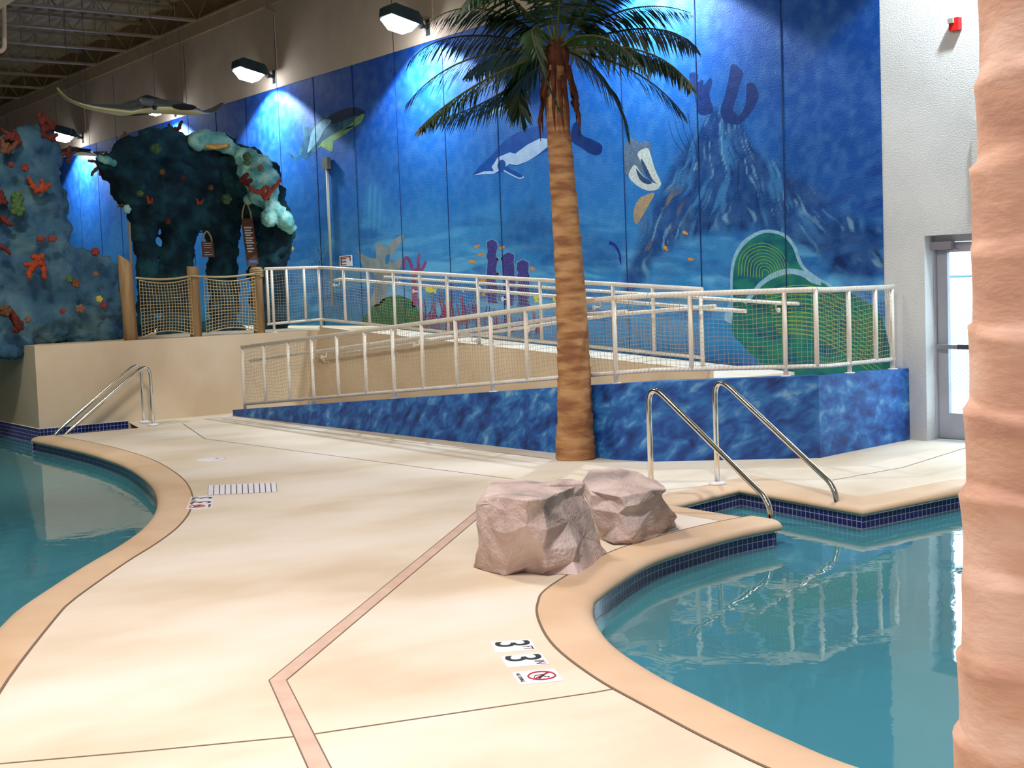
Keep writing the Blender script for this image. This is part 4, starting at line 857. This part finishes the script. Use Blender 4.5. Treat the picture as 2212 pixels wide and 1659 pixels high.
# ------------------------------------------------------------------ manta ray models
m_mt = M('manta_back', (52, 58, 62), (70, 76, 80), scale=3, rough=.35, spec=.6); m_mb = M('manta_belly', (176, 170, 120), (196, 190, 150), scale=2, rough=.45, spec=.5); m_mo = M('manta_mouth', (22, 20, 26), rough=.9)
def manta(root, X, top, bot, mouth, eye, fin, wires, sc_=1.0):
    b = MB(); n = 40; xs0 = np.linspace(top[0][0], top[-1][0], n); tx, ty = zip(*top); bx, by = zip(*bot)
    from_c = (mouth[0]-top[0][0])/(top[-1][0]-top[0][0]); m = 12; vs = []
    for i, px in enumerate(xs0):
        t = i/(n-1); u = abs(t-from_c)/(from_c if t < from_c else 1-from_c); a = xl(px, np.interp(px, tx, ty), X); c = xl(px, np.interp(px, bx, by), X); hw_ = max((a[2]-c[2])/2, 0.006); mid = (a+c)/2
        ch = sc_*(0.55*(1-u)**0.9+0.05); back = sc_*0.45*u**1.5
        for k in range(m):
            an = 2*math.pi*k/m; dx = -back-ch*0.8+ch*math.cos(an); vs.append((mid[0]+dx, mid[1]-dx*0.55*0, mid[2]-dx*0.150+hw_*math.sin(an)))
    fs = [(i*m+k, i*m+(k+1) % m, (i+1)*m+(k+1) % m, (i+1)*m+k) for i in range(n-1) for k in range(m)]
    mi = [0 if k < m/2 else 1 for i in range(n-1) for k in range(m)]
    for f, q in zip(fs, mi): pass
    b.add(vs, fs, True); b.mi = mi; b.f += [tuple(range(m)), tuple((n-1)*m+k for k in range(m))]; b.sm += [True]*2; b.mi += [0, 0]
    part('body', b, [m_mt, m_mb], root)
    c = xl(mouth[0], mouth[1], X); d = np.linalg.norm(c-CAM); w, h = mouth[2]*d/FOC/2, mouth[3]*d/FOC/2; c[0] += 0.10*sc_
    part('mouth', MB().sphere(c, (0.06*sc_, w, h), 16, 8), m_mo, root, label='wide dark open mouth')
    e = xl(eye[0], eye[1], X); e[0] += 0.10*sc_; part('eye', MB().sphere(e, 0.032*sc_, 10, 8), m_blackp, root)
    b = MB(); P = [xl(*p, X)+np.array([0.12*sc_, 0, 0]) for p in fin]; b.tube(spline(P, 4), [0.05*sc_]*1+[0.055*sc_]*(len(spline(P, 4))-2)+[0.02*sc_], 8); part('head_fin', b, m_mt, root)
    q = xl(mouth[0]-20, mouth[1]-6, X); part('tail', MB().tube([q+np.array([-0.8*sc_, 0, 0]), q+np.array([-1.4*sc_, 0.06, 0.04]), q+np.array([-2.2*sc_, 0.1, 0.12])], [0.03*sc_, 0.014*sc_, 0.004], 6), m_mt, root)
    for px, py in wires:
        q = xl(px, py, X)+np.array([-0.25*sc_, 0, 0]); part('suspension_wire', MB().tube([tuple(q), (q[0], q[1], 7.78)], 0.004, 4, smooth=False), m_blackp, root)
mr = thing('manta_ray', xl(350, 232, -18), 'large grey manta ray model hanging high in front of the mural wall', 'manta ray model')
manta(mr, -18.0, [(150,188),(157,200),(166,210),(178,217),(195,222),(240,226),(292,228),(322,217),(352,213),(400,217),(432,228),(447,238),(470,243),(490,238),(512,223)], [(150,191),(160,206),(172,217),(190,227),(215,238),(250,246),(288,253),(312,247),(352,247),(400,249),(432,251),(460,248),(490,243),(512,226)], (392, 233, 54, 13), (328, 235), ((322,226),(305,222),(292,222)), ((350,213),(410,218)))
mr2 = thing('manta_ray', xl(190, 328, -26), 'small manta ray model hanging behind the left reef rock, lit from behind', 'manta ray model')
manta(mr2, -26.0, [(100,352),(118,344),(140,334),(152,324),(175,318),(196,323),(210,333),(224,329),(240,328),(258,333)], [(100,354),(118,350),(140,342),(155,338),(176,338),(196,338),(210,339),(224,338),(240,335),(258,335)], (181, 325, 26, 7), (160, 326), ((158,328),(150,334),(146,338)), ((163,318),(202,323)), 0.75)

# ------------------------------------------------------------------ artificial palms
def trunk_mesh(P, R, ring=0.115, n=28, amp=0.05, seed=0):
    rnd = random.Random(seed); L = polylen(P); tot = L[-1]; N_ = int(tot/0.018); b = MB(); vs = []
    for i in range(N_+1):
        d = tot*i/N_; q = along(P, L, d); r = float(np.interp(d, L, R)); ph = (d/ring) % 1.0; k = int(d/ring); rnd2 = random.Random(k*13+seed)
        w = 1+amp*(ph**2.2)*rnd2.uniform(0.5, 1.3)-amp*0.3
        for j in range(n):
            a = 2*math.pi*j/n; t = rnd2.uniform(-1, 1)
            lob = 1+0.018*math.sin(3*a+k*1.7)+0.012*math.sin(7*a+k*2.9)
            vs.append((q[0]+math.cos(a)*r*w*lob, q[1]+math.sin(a)*r*w*lob, q[2]+0.012*math.sin(2*a+k)))
    fs = [(i*n+j, i*n+(j+1) % n, (i+1)*n+(j+1) % n, (i+1)*n+j) for i in range(N_) for j in range(n)]
    b.add(vs, fs, True); b.f.append(tuple(range(n))); b.f.append(tuple(N_*n+j for j in range(n))); b.sm += [False]*2; b.mi += [0]*2
    return b
m_trunk = M('palm_bark', (136, 92, 62), (186, 144, 100), scale=2.6, detail=6, stretch=(1.2, 1.2, 5.0), rough=.75, bump=.25, bscale=22, c3=(166, 120, 80), lo=.38, hi=.62)
m_trunk2 = M('palm_bark_pink', (182, 138, 118), (222, 186, 166), scale=1.8, detail=7, stretch=(1.2, 1.2, 3.0), rough=.7, bump=.12, bscale=20, c3=(206, 162, 138), lo=.36, hi=.62)
m_leaf = M('palm_leaf', (18, 40, 18), (34, 62, 26), scale=5, rough=.45, spec=.5); m_rach = M('palm_stem', (58, 70, 28), (80, 84, 36), scale=5, rough=.6); m_fib = M('palm_fibre', (64, 34, 26), (104, 56, 40), scale=6, stretch=(3, 3, 1), rough=.95)
base = fl(1244, 990); dirp = base-CAM; dirp[2] = 0; dirp /= np.linalg.norm(dirp); PC = base+dirp*0.14+np.array([0.05, -0.19, 0]); PD = math.hypot(PC[0]-CAM[0], PC[1]-CAM[1])
pt_ = thing('palm_tree', (PC[0], PC[1], 0), 'artificial palm tree with green fronds standing against the blue low wall', 'palm tree')
tp = [(1244,993,44),(1243,960,42),(1242,900,38),(1240,800,35),(1236,700,33),(1231,600,31),(1224,500,29),(1216,400,27),(1208,300,25),(1202,220,24),(1202,165,22),(1204,120,16)]
P = [at(x, y, PD) for x, y, r in tp]; P[0][2] = 0.0; R = [r*PD*1.0/FOC*1.02 for x, y, r in tp]
part('trunk', trunk_mesh(P, R, seed=2), m_trunk, pt_)
b = MB(); rnd = random.Random(8)
for k in range(46):
    a = rnd.uniform(0, 6.28); z0 = rnd.uniform(0.0, 0.45); q = P[-1]+np.array([0, 0, -z0]); r = 0.10+0.12*z0; p0 = q+np.array([math.cos(a)*r, math.sin(a)*r, 0]); l = rnd.uniform(.18, .45)
    b.tube([p0, p0+np.array([math.cos(a)*.05, math.sin(a)*.05, -l*.5]), p0+np.array([math.cos(a)*(.03+.05*rnd.random()), math.sin(a)*.04, -l])], [0.03, 0.02, 0.003], 4)
part('fibre', b, m_fib, pt_, label='reddish brown fibre below the crown')
CR = P[-1]+np.array([0, 0, 0.06]); part('crown_bud', MB().sphere(P[-1]+np.array([0, 0, 0.0]), (0.12, 0.12, 0.17), 12, 8), m_fib, pt_)
def frond(mid, tip, dmid, dtip, ll=0.36, n=50, seed=0, base_off=(0, 0, 0), root=pt_, start=0.14):
    rnd = random.Random(seed); p0 = CR+np.array(base_off); p1 = at(mid[0], mid[1], PD+dmid); p2 = at(tip[0], tip[1], PD+dtip); c = 2*p1-0.5*(p0+p2)
    def B(t): return p0*(1-t)**2+c*2*t*(1-t)+p2*t*t
    def D(t): v = 2*(1-t)*(c-p0)+2*t*(p2-c); return v/np.linalg.norm(v)
    b = MB(); b.tube([B(t) for t in np.linspace(0, 1, 22)], list(np.linspace(0.016, 0.003, 22)), 5); r = part('frond', MB().tube([B(t) for t in np.linspace(0, 1, 22)], list(np.linspace(0.016, 0.003, 22)), 5), m_rach, root)
    b = MB()
    for i in range(n):
        t = start+(1-start)*(i+.5)/n; q = B(t); T = D(t); s = np.cross(T, [0, 0, 1.0]); s /= np.linalg.norm(s)+1e-9; up = np.cross(s, T)
        l = ll*(math.sin(math.pi*(0.12+0.83*t))**0.7)*rnd.uniform(.85, 1.1)
        for sg in (-1, 1):
            d = s*sg*rnd.uniform(.55, .85)+T*0.62-np.array([0, 0, 1.0])*rnd.uniform(.45, .85)+up*0.10; d /= np.linalg.norm(d); e = d+np.array([0, 0, -0.25]); e /= np.linalg.norm(e)
            w = np.cross(d, up); w /= np.linalg.norm(w)+1e-9; w = w*rnd.uniform(.014, .021)+up*0.006*sg; m1 = q+d*l*.45; m2 = q+d*l*.45+e*l*.55
            b.add([q-w*.4, q+w*.4, m1-w, m1+w, m2], [(0, 1, 3, 2), (2, 3, 4)])
    part('leaflets', b, m_leaf, r)
FR = [((1050,20),(922,52),-.1,-.2),((1085,-15),(1010,8),-.35,-.6),((1000,78),(884,134),.1,.1),((1012,128),(878,226),-.05,-.1),((1035,180),(905,278),-.3,-.6),((1075,205),(935,262),.35,.5),((1130,150),(1128,270),.25,.35),((1150,70),(1208,240),-.75,-.85),
      ((1350,22),(1492,28),.0,-.1),((1395,62),(1502,104),.3,.5),((1385,110),(1495,190),-.2,-.5),((1360,150),(1478,248),-.1,-.2),((1300,165),(1357,296),.1,.15),((1300,80),(1400,165),-.7,-1.0),((1130,-60),(1080,-130),.1,.2),((1180,-80),(1175,-190),-.1,.1),((1260,-60),(1300,-150),.2,.4),((1290,-20),(1380,-70),-.3,-.5),((1215,-70),(1240,-200),-.5,-.6),((1100,110),(1010,160),.7,1.1),((1330,100),(1440,150),.7,1.1)]
for k, f in enumerate(FR): frond(*f, seed=k, n=50 if k not in (7, 13) else 26, ll=0.40 if k not in (7, 13, 21) else 0.24)
# near palm trunk at the right edge
D2 = 3.45; tp = [(2262,2160,196),(2264,1900,190),(2266,1659,184),(2266,1400,176),(2268,1150,166),(2272,900,164),(2278,650,160),(2284,400,158),(2290,150,156),(2294,-100,152),(2298,-400,148),(2302,-800,143),(2308,-1500,136),(2312,-2100,126)]
P = [at(x, y, D2) for x, y, r in tp]; P[0][2] = 0.0; R = [r*D2/FOC for x, y, r in tp]
pn = thing('palm_tree', (P[0][0], P[0][1], 0), 'thick pinkish tan palm trunk close up at the right edge', 'palm tree'); part('trunk', trunk_mesh(P, R, ring=0.20, n=40, amp=0.075, seed=5), m_trunk2, pn)

# ------------------------------------------------------------------ artificial boulders
m_rock = M('boulder_paint', (142, 132, 130), (214, 197, 193), scale=3.0, detail=6, rough=.85, bump=.5, bscale=45, c3=(194, 172, 166), lo=.3, hi=.66, distort=.6)
def boulder(name, lab, basep, topp, mids, seed):
    o_ = thing(name, (np.mean([p[0] for p in basep]), np.mean([p[1] for p in basep]), 0), lab, 'rock', 'boulders on the deck'); rnd = random.Random(seed); n = len(basep); b = MB(); vs = []; lv = [0, .10, .32, .62, .86, 1.0]
    for li, t in enumerate(lv):
        for k in range(n):
            a, c = np.array(basep[k]), np.array(topp[k]); f = mids[min(li, len(mids)-1)]; q = a*(1-f)+c*f; q = np.array([q[0], q[1], c[2]*t])
            if 0 < li < len(lv)-1: q += np.array([rnd.uniform(-1, 1)*.035, rnd.uniform(-1, 1)*.035, rnd.uniform(-1, 1)*.03])
            vs.append(q)
    c = np.mean(np.array(vs[-n:]), 0); c[2] += .015; vs.append(c); N_ = len(lv)
    fs = []
    for i in range(N_-1):
        for k in range(n):
            A, B_, C_, D_ = i*n+k, i*n+(k+1) % n, (i+1)*n+(k+1) % n, (i+1)*n+k; fs += [(A, B_, C_), (A, C_, D_)] if (i+k+seed) % 2 else [(A, B_, D_), (B_, C_, D_)]
    fs += [((N_-1)*n+k, (N_-1)*n+(k+1) % n, N_*n) for k in range(n)]+[tuple(range(n))[::-1]]
    b.add(vs, fs); r = part('rock', b, m_rock, o_)
    m = r.modifiers.new('bevel', 'BEVEL'); m.width = 0.02; m.segments = 2; m.limit_method = 'NONE'
    m = r.modifiers.new('sub', 'SUBSURF'); m.subdivision_type = 'SIMPLE'; m.levels = 2; m.render_levels = 2
    m = r.modifiers.new('grain', 'DISPLACE'); m.texture = t_rock; m.strength = 0.035; m.mid_level = .5; return o_
def F2(x, y): return fl(x, y)
def topz(x, y, h): return fl(x, y, h)
bp1 = [F2(1022,1225),F2(1056,1236),F2(1090,1244),F2(1130,1236),F2(1172,1242),F2(1250,1243),F2(1280,1222),F2(1312,1192),F2(1294,1184),F2(1262,1180),F2(1200,1184),F2(1110,1188),F2(1052,1194),F2(1030,1208)]
H1 = 0.50
tp1 = [topz(1046,1072,H1-.02),topz(1072,1072,H1),topz(1100,1076,H1),topz(1140,1080,H1),topz(1180,1078,H1-.01),topz(1215,1062,H1-.02),topz(1240,1052,H1-.03),topz(1262,1046,H1-.02),topz(1256,1038,H1),topz(1236,1034,H1),topz(1180,1040,H1-.01),topz(1120,1036,H1),topz(1080,1034,H1),topz(1056,1048,H1)]
boulder('boulder', 'front pinkish grey boulder, the left one of the pair on the deck', bp1, tp1, [0, .28, .5, .74, .9, 1], 3)
bp2 = [F2(1296,1166),F2(1330,1176),F2(1368,1176),F2(1400,1168),F2(1432,1154),F2(1462,1138),F2(1456,1128),F2(1436,1120),F2(1400,1116),F2(1340,1120),F2(1296,1130),F2(1280,1146)]
tp2 = [topz(1274,1060,.35),topz(1310,1068,.34),topz(1340,1074,.33),topz(1370,1066,.34),topz(1404,1060,.34),topz(1438,1058,.33),topz(1436,1048,.35),topz(1412,1036,.37),topz(1376,1018,.41),topz(1316,1009,.42),topz(1272,1016,.41),topz(1260,1036,.38)]
boulder('boulder', 'rear boulder with dark grey right face, the right one of the pair', bp2, tp2, [0, .22, .45, .7, .9, 1], 8)

# ------------------------------------------------------------------ pool handrails
def pool_rail(lab, P, base, rad, grp):
    r = thing('pool_handrail', base, lab, 'handrail', grp); part('tube', MB().tube(bendpath(P, rad, 10), 0.0225, 14), m_chrome, r)
    part('escutcheon', MB().lathe([(0.075, 0), (0.075, 0.016), (0.05, 0.026), (0.024, 0.028)], base, 20), m_white, r, label='white plastic base ring')
for y, lab, x0 in ((-4.26, 'bright steel pool handrail rising behind the boulders', -7.98), (-3.46, 'bright steel pool handrail nearest the exit door', -8.03)):
    pool_rail(lab, [(x0, y, 0.0), (x0, y, 0.945), (x0+1.27, y, 0.10), (x0+1.30, y, -0.7)], (x0, y, 0.003), [0.22, 0.12], 'handrails of the right pool')
for x, y, lab in ((-18.42, -4.385, 'rear steel handrail of the left pool, next to the tan wall'), (-17.86, -4.475, 'front steel handrail of the left pool, nearer the drain')):
    pool_rail(lab, [(x, y, 0.0), (x, y, 0.90), (x, y-1.22, 0.0), (x, y-1.55, -0.34)], (x, y, 0.003), [0.24, 0.1], 'handrails of the left pool')

# ------------------------------------------------------------------ depth markers, drain, lids
m_tilew = M('marker_tile', (232, 226, 236), (240, 236, 242), scale=4, rough=.35); m_ink = M('marker_ink', (36, 52, 52), rough=.6); m_red = M('marker_red', (176, 40, 56), rough=.6)
def text(body, size, pos, ex, ey, root, name, mat, bold=0.0, sx=1.0):
    c = bpy.data.curves.new(name, 'FONT'); c.body = body; c.size = size; c.align_x = 'CENTER'; c.align_y = 'CENTER'; c.extrude = 0.0004; c.offset = bold; c.materials.append(mat)
    tmp = bpy.data.objects.new(name, c); me = bpy.data.meshes.new_from_object(tmp); bpy.data.objects.remove(tmp); bpy.data.curves.remove(c); me.name = name
    if not me.materials: me.materials.append(mat)
    o = bpy.data.objects.new(name, me); COL.objects.link(o); o.parent = root; ez = np.cross(ex, ey)
    o.matrix_local = Matrix(((ex[0]*sx, ey[0], ez[0], pos[0]), (ex[1]*sx, ey[1], ez[1], pos[1]), (ex[2]*sx, ey[2], ez[2], pos[2]), (0, 0, 0, 1))); return o
def marker(lab, c, ex, ey, size, kind, sub):
    ex = np.array([ex[0], ex[1], 0]); ex /= np.linalg.norm(ex); ey = np.cross([0, 0, 1.0], ex); c = np.array([c[0], c[1], 0.0])
    o = thing('depth_marker_tile', c, lab, 'tile', 'pool depth markers'); h = size/2
    part('tile', MB().obox(c+np.array([0, 0, .0015]), ex*h, ey*h, np.array([0, 0, .0025])), m_tilew, o); z = np.array([0, 0, .0048])
    if kind == 'n':
        text('3', size*1.22, z-ex*h*.34-ey*h*.08, ex, ey, o, 'numeral', m_ink, 0.0015, 1.05); text(sub, size*.34, z+ex*h*.58+ey*h*.62, ex, ey, o, 'unit', m_ink, 0.0, .9)
    else:
        b = MB(); b.tube([c+z+ey*h*.2+(ex*math.cos(a)+ey*math.sin(a))*h*.62 for a in np.linspace(0, 2*math.pi, 33)[:-1]], .0042, 4, closed=True); b.obox(c+z+ey*h*.2, (ex*.7-ey*.7)*h*.6, (ex*.7+ey*.7)*.0042, np.array([0, 0, .002])); part('prohibition_ring', b, m_red, o)
        b = MB(); q = c+z+ey*h*.2
        for p0, p1, w in (((-.38, .30), (.05, .02), .03), ((.05, .02), (.38, -.2), .035), ((.02, .05), (.26, .2), .02), ((-.2, .18), (-.1, -.3), .018), ((-.1, -.3), (.3, -.42), .012)):
            b.tube([q+(ex*p0[0]+ey*p0[1])*h, q+(ex*p1[0]+ey*p1[1])*h], w*h*1.3, 4)
        b.sphere(q+(ex*.30+ey*.26)*h, .05*h, 8, 5); part('diver', b, m_ink, o); text('NO DIVING', size*.135, z-ey*h*.80, ex, ey, o, 'caption', m_ink)
TR = [[(1056.7,1387.7),(1146.4,1380.5),(1162.3,1405.1),(1071.1,1413.1)],[(1077,1418.5),(1170,1408.5),(1190,1436),(1095,1447)],[(1101,1453),(1198,1442),(1222,1473),(1123,1484)]]
for q, kind, sub, lab in zip(TR, 'nnp', ('FT', 'IN', ''), ('white depth tile reading 3 FT beside the right pool', 'white depth tile reading 3 IN beside the right pool', 'white no diving tile with red ring beside the right pool')):
    w = [fl(*p) for p in q]; c = np.mean(w, 0); ex = (w[3]+w[2]-w[0]-w[1]); marker(lab, c, ex, None, 0.196, kind, sub)
w4 = [fl(*p) for p in ((414,1072),(464,1071),(458,1099),(401,1100))]
for k, (kind, sub, lab) in enumerate((('n', 'FT', 'far white depth tile reading 3 by the left pool, next to the drain'), ('n', 'IN', 'middle white depth tile reading 3 by the left pool'), ('p', '', 'white no diving tile by the left pool'))):
    t = (k+.5)/3; c = ((w4[0]+w4[1])*(1-t)+(w4[3]+w4[2])*t)/2; ex = (w4[0]+w4[1]-w4[3]-w4[2]); marker(lab, c, ex, None, 0.205, kind, sub)
g = [fl(*p) for p in ((450,1049),(597,1043),(599,1063),(449,1070))]
dg = thing('drain_grate', np.mean(g, 0), 'white slotted drain grate set in the deck near the left pool', 'drain'); b = MB(); b.poly([tuple(p+np.array([0, 0, .001])) for p in g]); part('frame', b, m_slot, dg)
for k in range(12):
    a0, a1 = (k+.06)/12, (k+.92)/12; P = [g[0]*(1-a0)+g[1]*a0, g[0]*(1-a1)+g[1]*a1, g[3]*(1-a1)+g[2]*a1, g[3]*(1-a0)+g[2]*a0]; cc = np.mean(P, 0); P = [cc+(p-cc)*np.array([.99, .99, 1]) for p in P]
    b = MB().prism([(p[0], p[1]) for p in P], 0.0012, 0.004); part('slat', b, m_tilew, dg)
lc = fl(456, 992); ld = thing('skimmer_lid', lc, 'round white skimmer lid in the deck beyond the drain grate', 'lid')
part('cover', MB().lathe([(.155, 0.0), (.155, .004), (.14, .006)], lc, 28), m_tilew, ld); part('finger_hole', MB().lathe([(.02, .0055), (.02, .007)], lc+np.array([.02, .06, 0]), 10), m_slot, ld)
lc = fl(358, 913); b = MB().obox(lc+np.array([0, 0, .0015]), np.array([.22, .02, 0]), np.array([-.02, .26, 0]), np.array([0, 0, .0025])); solo('deck_plate', b, M('deck_plate', (200, 200, 176), (186, 178, 140), scale=14, rough=.6), 'pale worn square plate in the deck behind the left pool handrails', 'plate')
q = np.array([fl(30, 1238, POOL_FLOOR+.01)[0], fl(30, 1238, POOL_FLOOR+.01)[1], POOL_FLOOR+.01]); b = MB()
mdg = thing('main_drain_grate', q, 'slatted white drain grate on the bottom of the left pool', 'drain')
for k in range(10): part('slat', MB().box((q[0]-.45+.09*k, q[1]-.45, q[2]), (q[0]-.39+.09*k, q[1]+.45, q[2]+.02)), m_white, mdg)

# ------------------------------------------------------------------ exit door, outdoors, wall fittings
m_frame = M('door_paint', (158, 160, 170), (168, 170, 180), scale=3, rough=.5); m_frame2 = M('door_frame_paint', (174, 176, 188), rough=.5)
m_glass, nt, bs = newmat('door_glass'); out = nt.nodes['Material Output']; nt.nodes.remove(bs); t1 = nt.nodes.new('ShaderNodeBsdfTransparent'); t1.inputs[0].default_value = (.92, .98, 1, 1); g1 = nt.nodes.new('ShaderNodeBsdfGlossy'); g1.inputs['Roughness'].default_value = .02; mx = nt.nodes.new('ShaderNodeMixShader'); mx.inputs[0].default_value = .06
nt.links.new(t1.outputs[0], mx.inputs[1]); nt.links.new(g1.outputs[0], mx.inputs[2]); nt.links.new(mx.outputs[0], out.inputs[0])
FY = 0.16
fx0 = wl(2009, 700, -FY)[0]; gx0 = wl(2049, 700, -FY-.03)[0]; gx1 = gx0+0.66; fx1 = gx1+0.22; gz1 = wl(2048, 545, -FY)[2]; gz0 = wl(2052, 893, -FY)[2]
dr = thing('door_1', (fx0, FY, 0), 'grey metal exit door with a large glass pane at the right end of the wall', 'door'); dr['kind'] = 'structure'
b = MB(); b.box((fx0, FY-.02, 0), (fx0+.075, FY+.10, DZ1)); b.box((fx1-.06, FY-.02, 0), (fx1, FY+.10, DZ1)); b.box((fx0+.075, FY-.02, DZ1-.07), (fx1-.06, FY+.10, DZ1)); b.box((DX0, FY+.02, 0), (fx0, .34, DZ1)) if fx0 > DX0 else None; part('door_frame', b, m_frame2, dr)
b = MB(); lx0, lx1 = fx0+.08, fx1-.065; y0, y1 = FY+.02, FY+.065; zt = DZ1-.075
b.box((lx0, y0, .02), (lx1, y1, gz0)); b.box((lx0, y0, gz1), (lx1, y1, zt)); b.box((lx0, y0, gz0), (gx0, y1, gz1)); b.box((gx1, y0, gz0), (lx1, y1, gz1)); lf = part('door_leaf', b, m_frame, dr)
part('glass', MB().box((gx0, y0+.018, gz0), (gx1, y0+.026, gz1)), m_glass, lf)
zb_ = wl(2060, 749, -FY)[2]; b = MB(); b.box((gx0-.10, y0-.075, zb_-.02), (gx0+.16, y0-.03, zb_+.022)); b.box((gx0-.10, y0-.06, zb_-.022), (gx0-.03, y0, zb_+.024)); b.box((gx1+.02, y0-.06, zb_-.022), (gx1+.09, y0, zb_+.024)); part('push_bar', b, M('bar_grey', (146, 146, 154), rough=.35, metal=.4), dr)
part('push_pad', MB().box((gx0+.16, y0-.08, zb_-.022), (gx1+.05, y0-.03, zb_+.026)), M('bar_dark', (72, 70, 84), rough=.5), dr)
b = MB(); cz = zt-.02; b.box((fx0+.03, y0-.09, cz-.05), (fx0+.31, y0-.02, cz+.03)); cl = part('door_closer', b, M('closer_grey', (142, 138, 150), rough=.45), dr); part('closer_arm', MB().tube([(fx0+.24, y0-.05, cz-.06), (fx0+.40, y0-.07, cz-.065), (fx0+.33, y0-.01, cz-.055)], .012, 6), m_frame, cl)
part('threshold', MB().box((fx0, FY-.04, 0), (fx1, FY+.10, .018)), m_chrome, dr)
struct('floor_outside', MB().box((-40, 0.36, -.4), (20, 60, -.06)), M('outside_paving', (150, 172, 186), (168, 188, 200), scale=3, rough=.9), 'pale ground outside the door')
fz = wl(2085, 596, -5.0)[2]; fn = thing('chain_link_fence', (-9.5, 5.0, -.06), 'chain link fence seen outside through the door glass', 'fence'); m_gal = M('galvanised', (120, 150, 160), rough=.4, metal=.6)
part('top_rail', MB().tube([(-16, 5, fz), (-3, 5, fz)], .024, 6), m_gal, fn)
for k in range(5): part('post', MB().tube([(-15.5+3*k, 5, -.06), (-15.5+3*k, 5, fz)], .03, 6), m_gal, fn)
b = MB()
for k in range(150):
    x = -13.5+.075*k; b.tube([(x, 5, 0), (x+(fz if k % 2 else fz), 5, fz)], .003, 3, caps=False, smooth=False); b.tube([(x, 5, 0), (x-fz, 5, fz)], .003, 3, caps=False, smooth=False)
part('mesh', b, m_gal, fn)
b = MB(); b.prism([(-14, 9.0), (-6, 9.0), (-6, 16), (-14, 16)], -.06, .55); solo('utility_building', b, M('shed_blue', (96, 124, 140), (150, 176, 190), scale=9, stretch=(1, 1, 6), rough=.8), 'low bluish roof outside beyond the chain link fence', 'building')
sx = wl(2067, 52)[0]; sz = wl(2067, 52)[2]; fs_ = thing('fire_strobe', (sx, 0, sz), 'small red fire alarm strobe high on the white wall', 'fire alarm'); part('body', MB().box((sx-.05, -.06, sz-.065), (sx+.055, 0, sz+.055)), M('alarm_red', (196, 24, 24), rough=.35), fs_); part('lens', MB().box((sx-.048, -.085, sz+.005), (sx+.01, -.06, sz+.05)), M('strobe_lens', (132, 132, 126), rough=.15), fs_)
q = wl(2107, 262); q2 = wl(2110, 388); eb = thing('wall_cabinet', (q[0]+.2, 0, q2[2]), 'shallow pale cabinet on the white wall, half hidden by the near palm trunk', 'cabinet'); part('body', MB().box((q[0], -.07, q2[2]), (q[0]+.42, 0, q[2])), m_white_wall, eb)
dc = xl(-2, -6, -13.0); du = thing('air_duct', dc, 'corner of a beige air duct under the roof at the top left corner', 'duct'); part('casing', MB().box((dc[0]-1.2, dc[1]-1.3, dc[2]-.03), (dc[0]+.6, dc[1]+.12, dc[2]+.6)), m_upper, du); part('hanger_strap', MB().box((dc[0]-.3, dc[1]-.1, dc[2]+.6), (dc[0]-.26, dc[1]-.06, 7.8)), m_steel, du)
P = [xl(8, 8, -13.4), xl(10, 110, -13.4), xl(-40, 113, -13.4)]; P[0][2] = dc[2]+.02; solo('drop_pipe', MB().tube(bendpath([tuple(p) for p in P], .06), .022, 8), m_upper, 'tan drop pipe with an elbow hanging below the air duct', 'pipe')
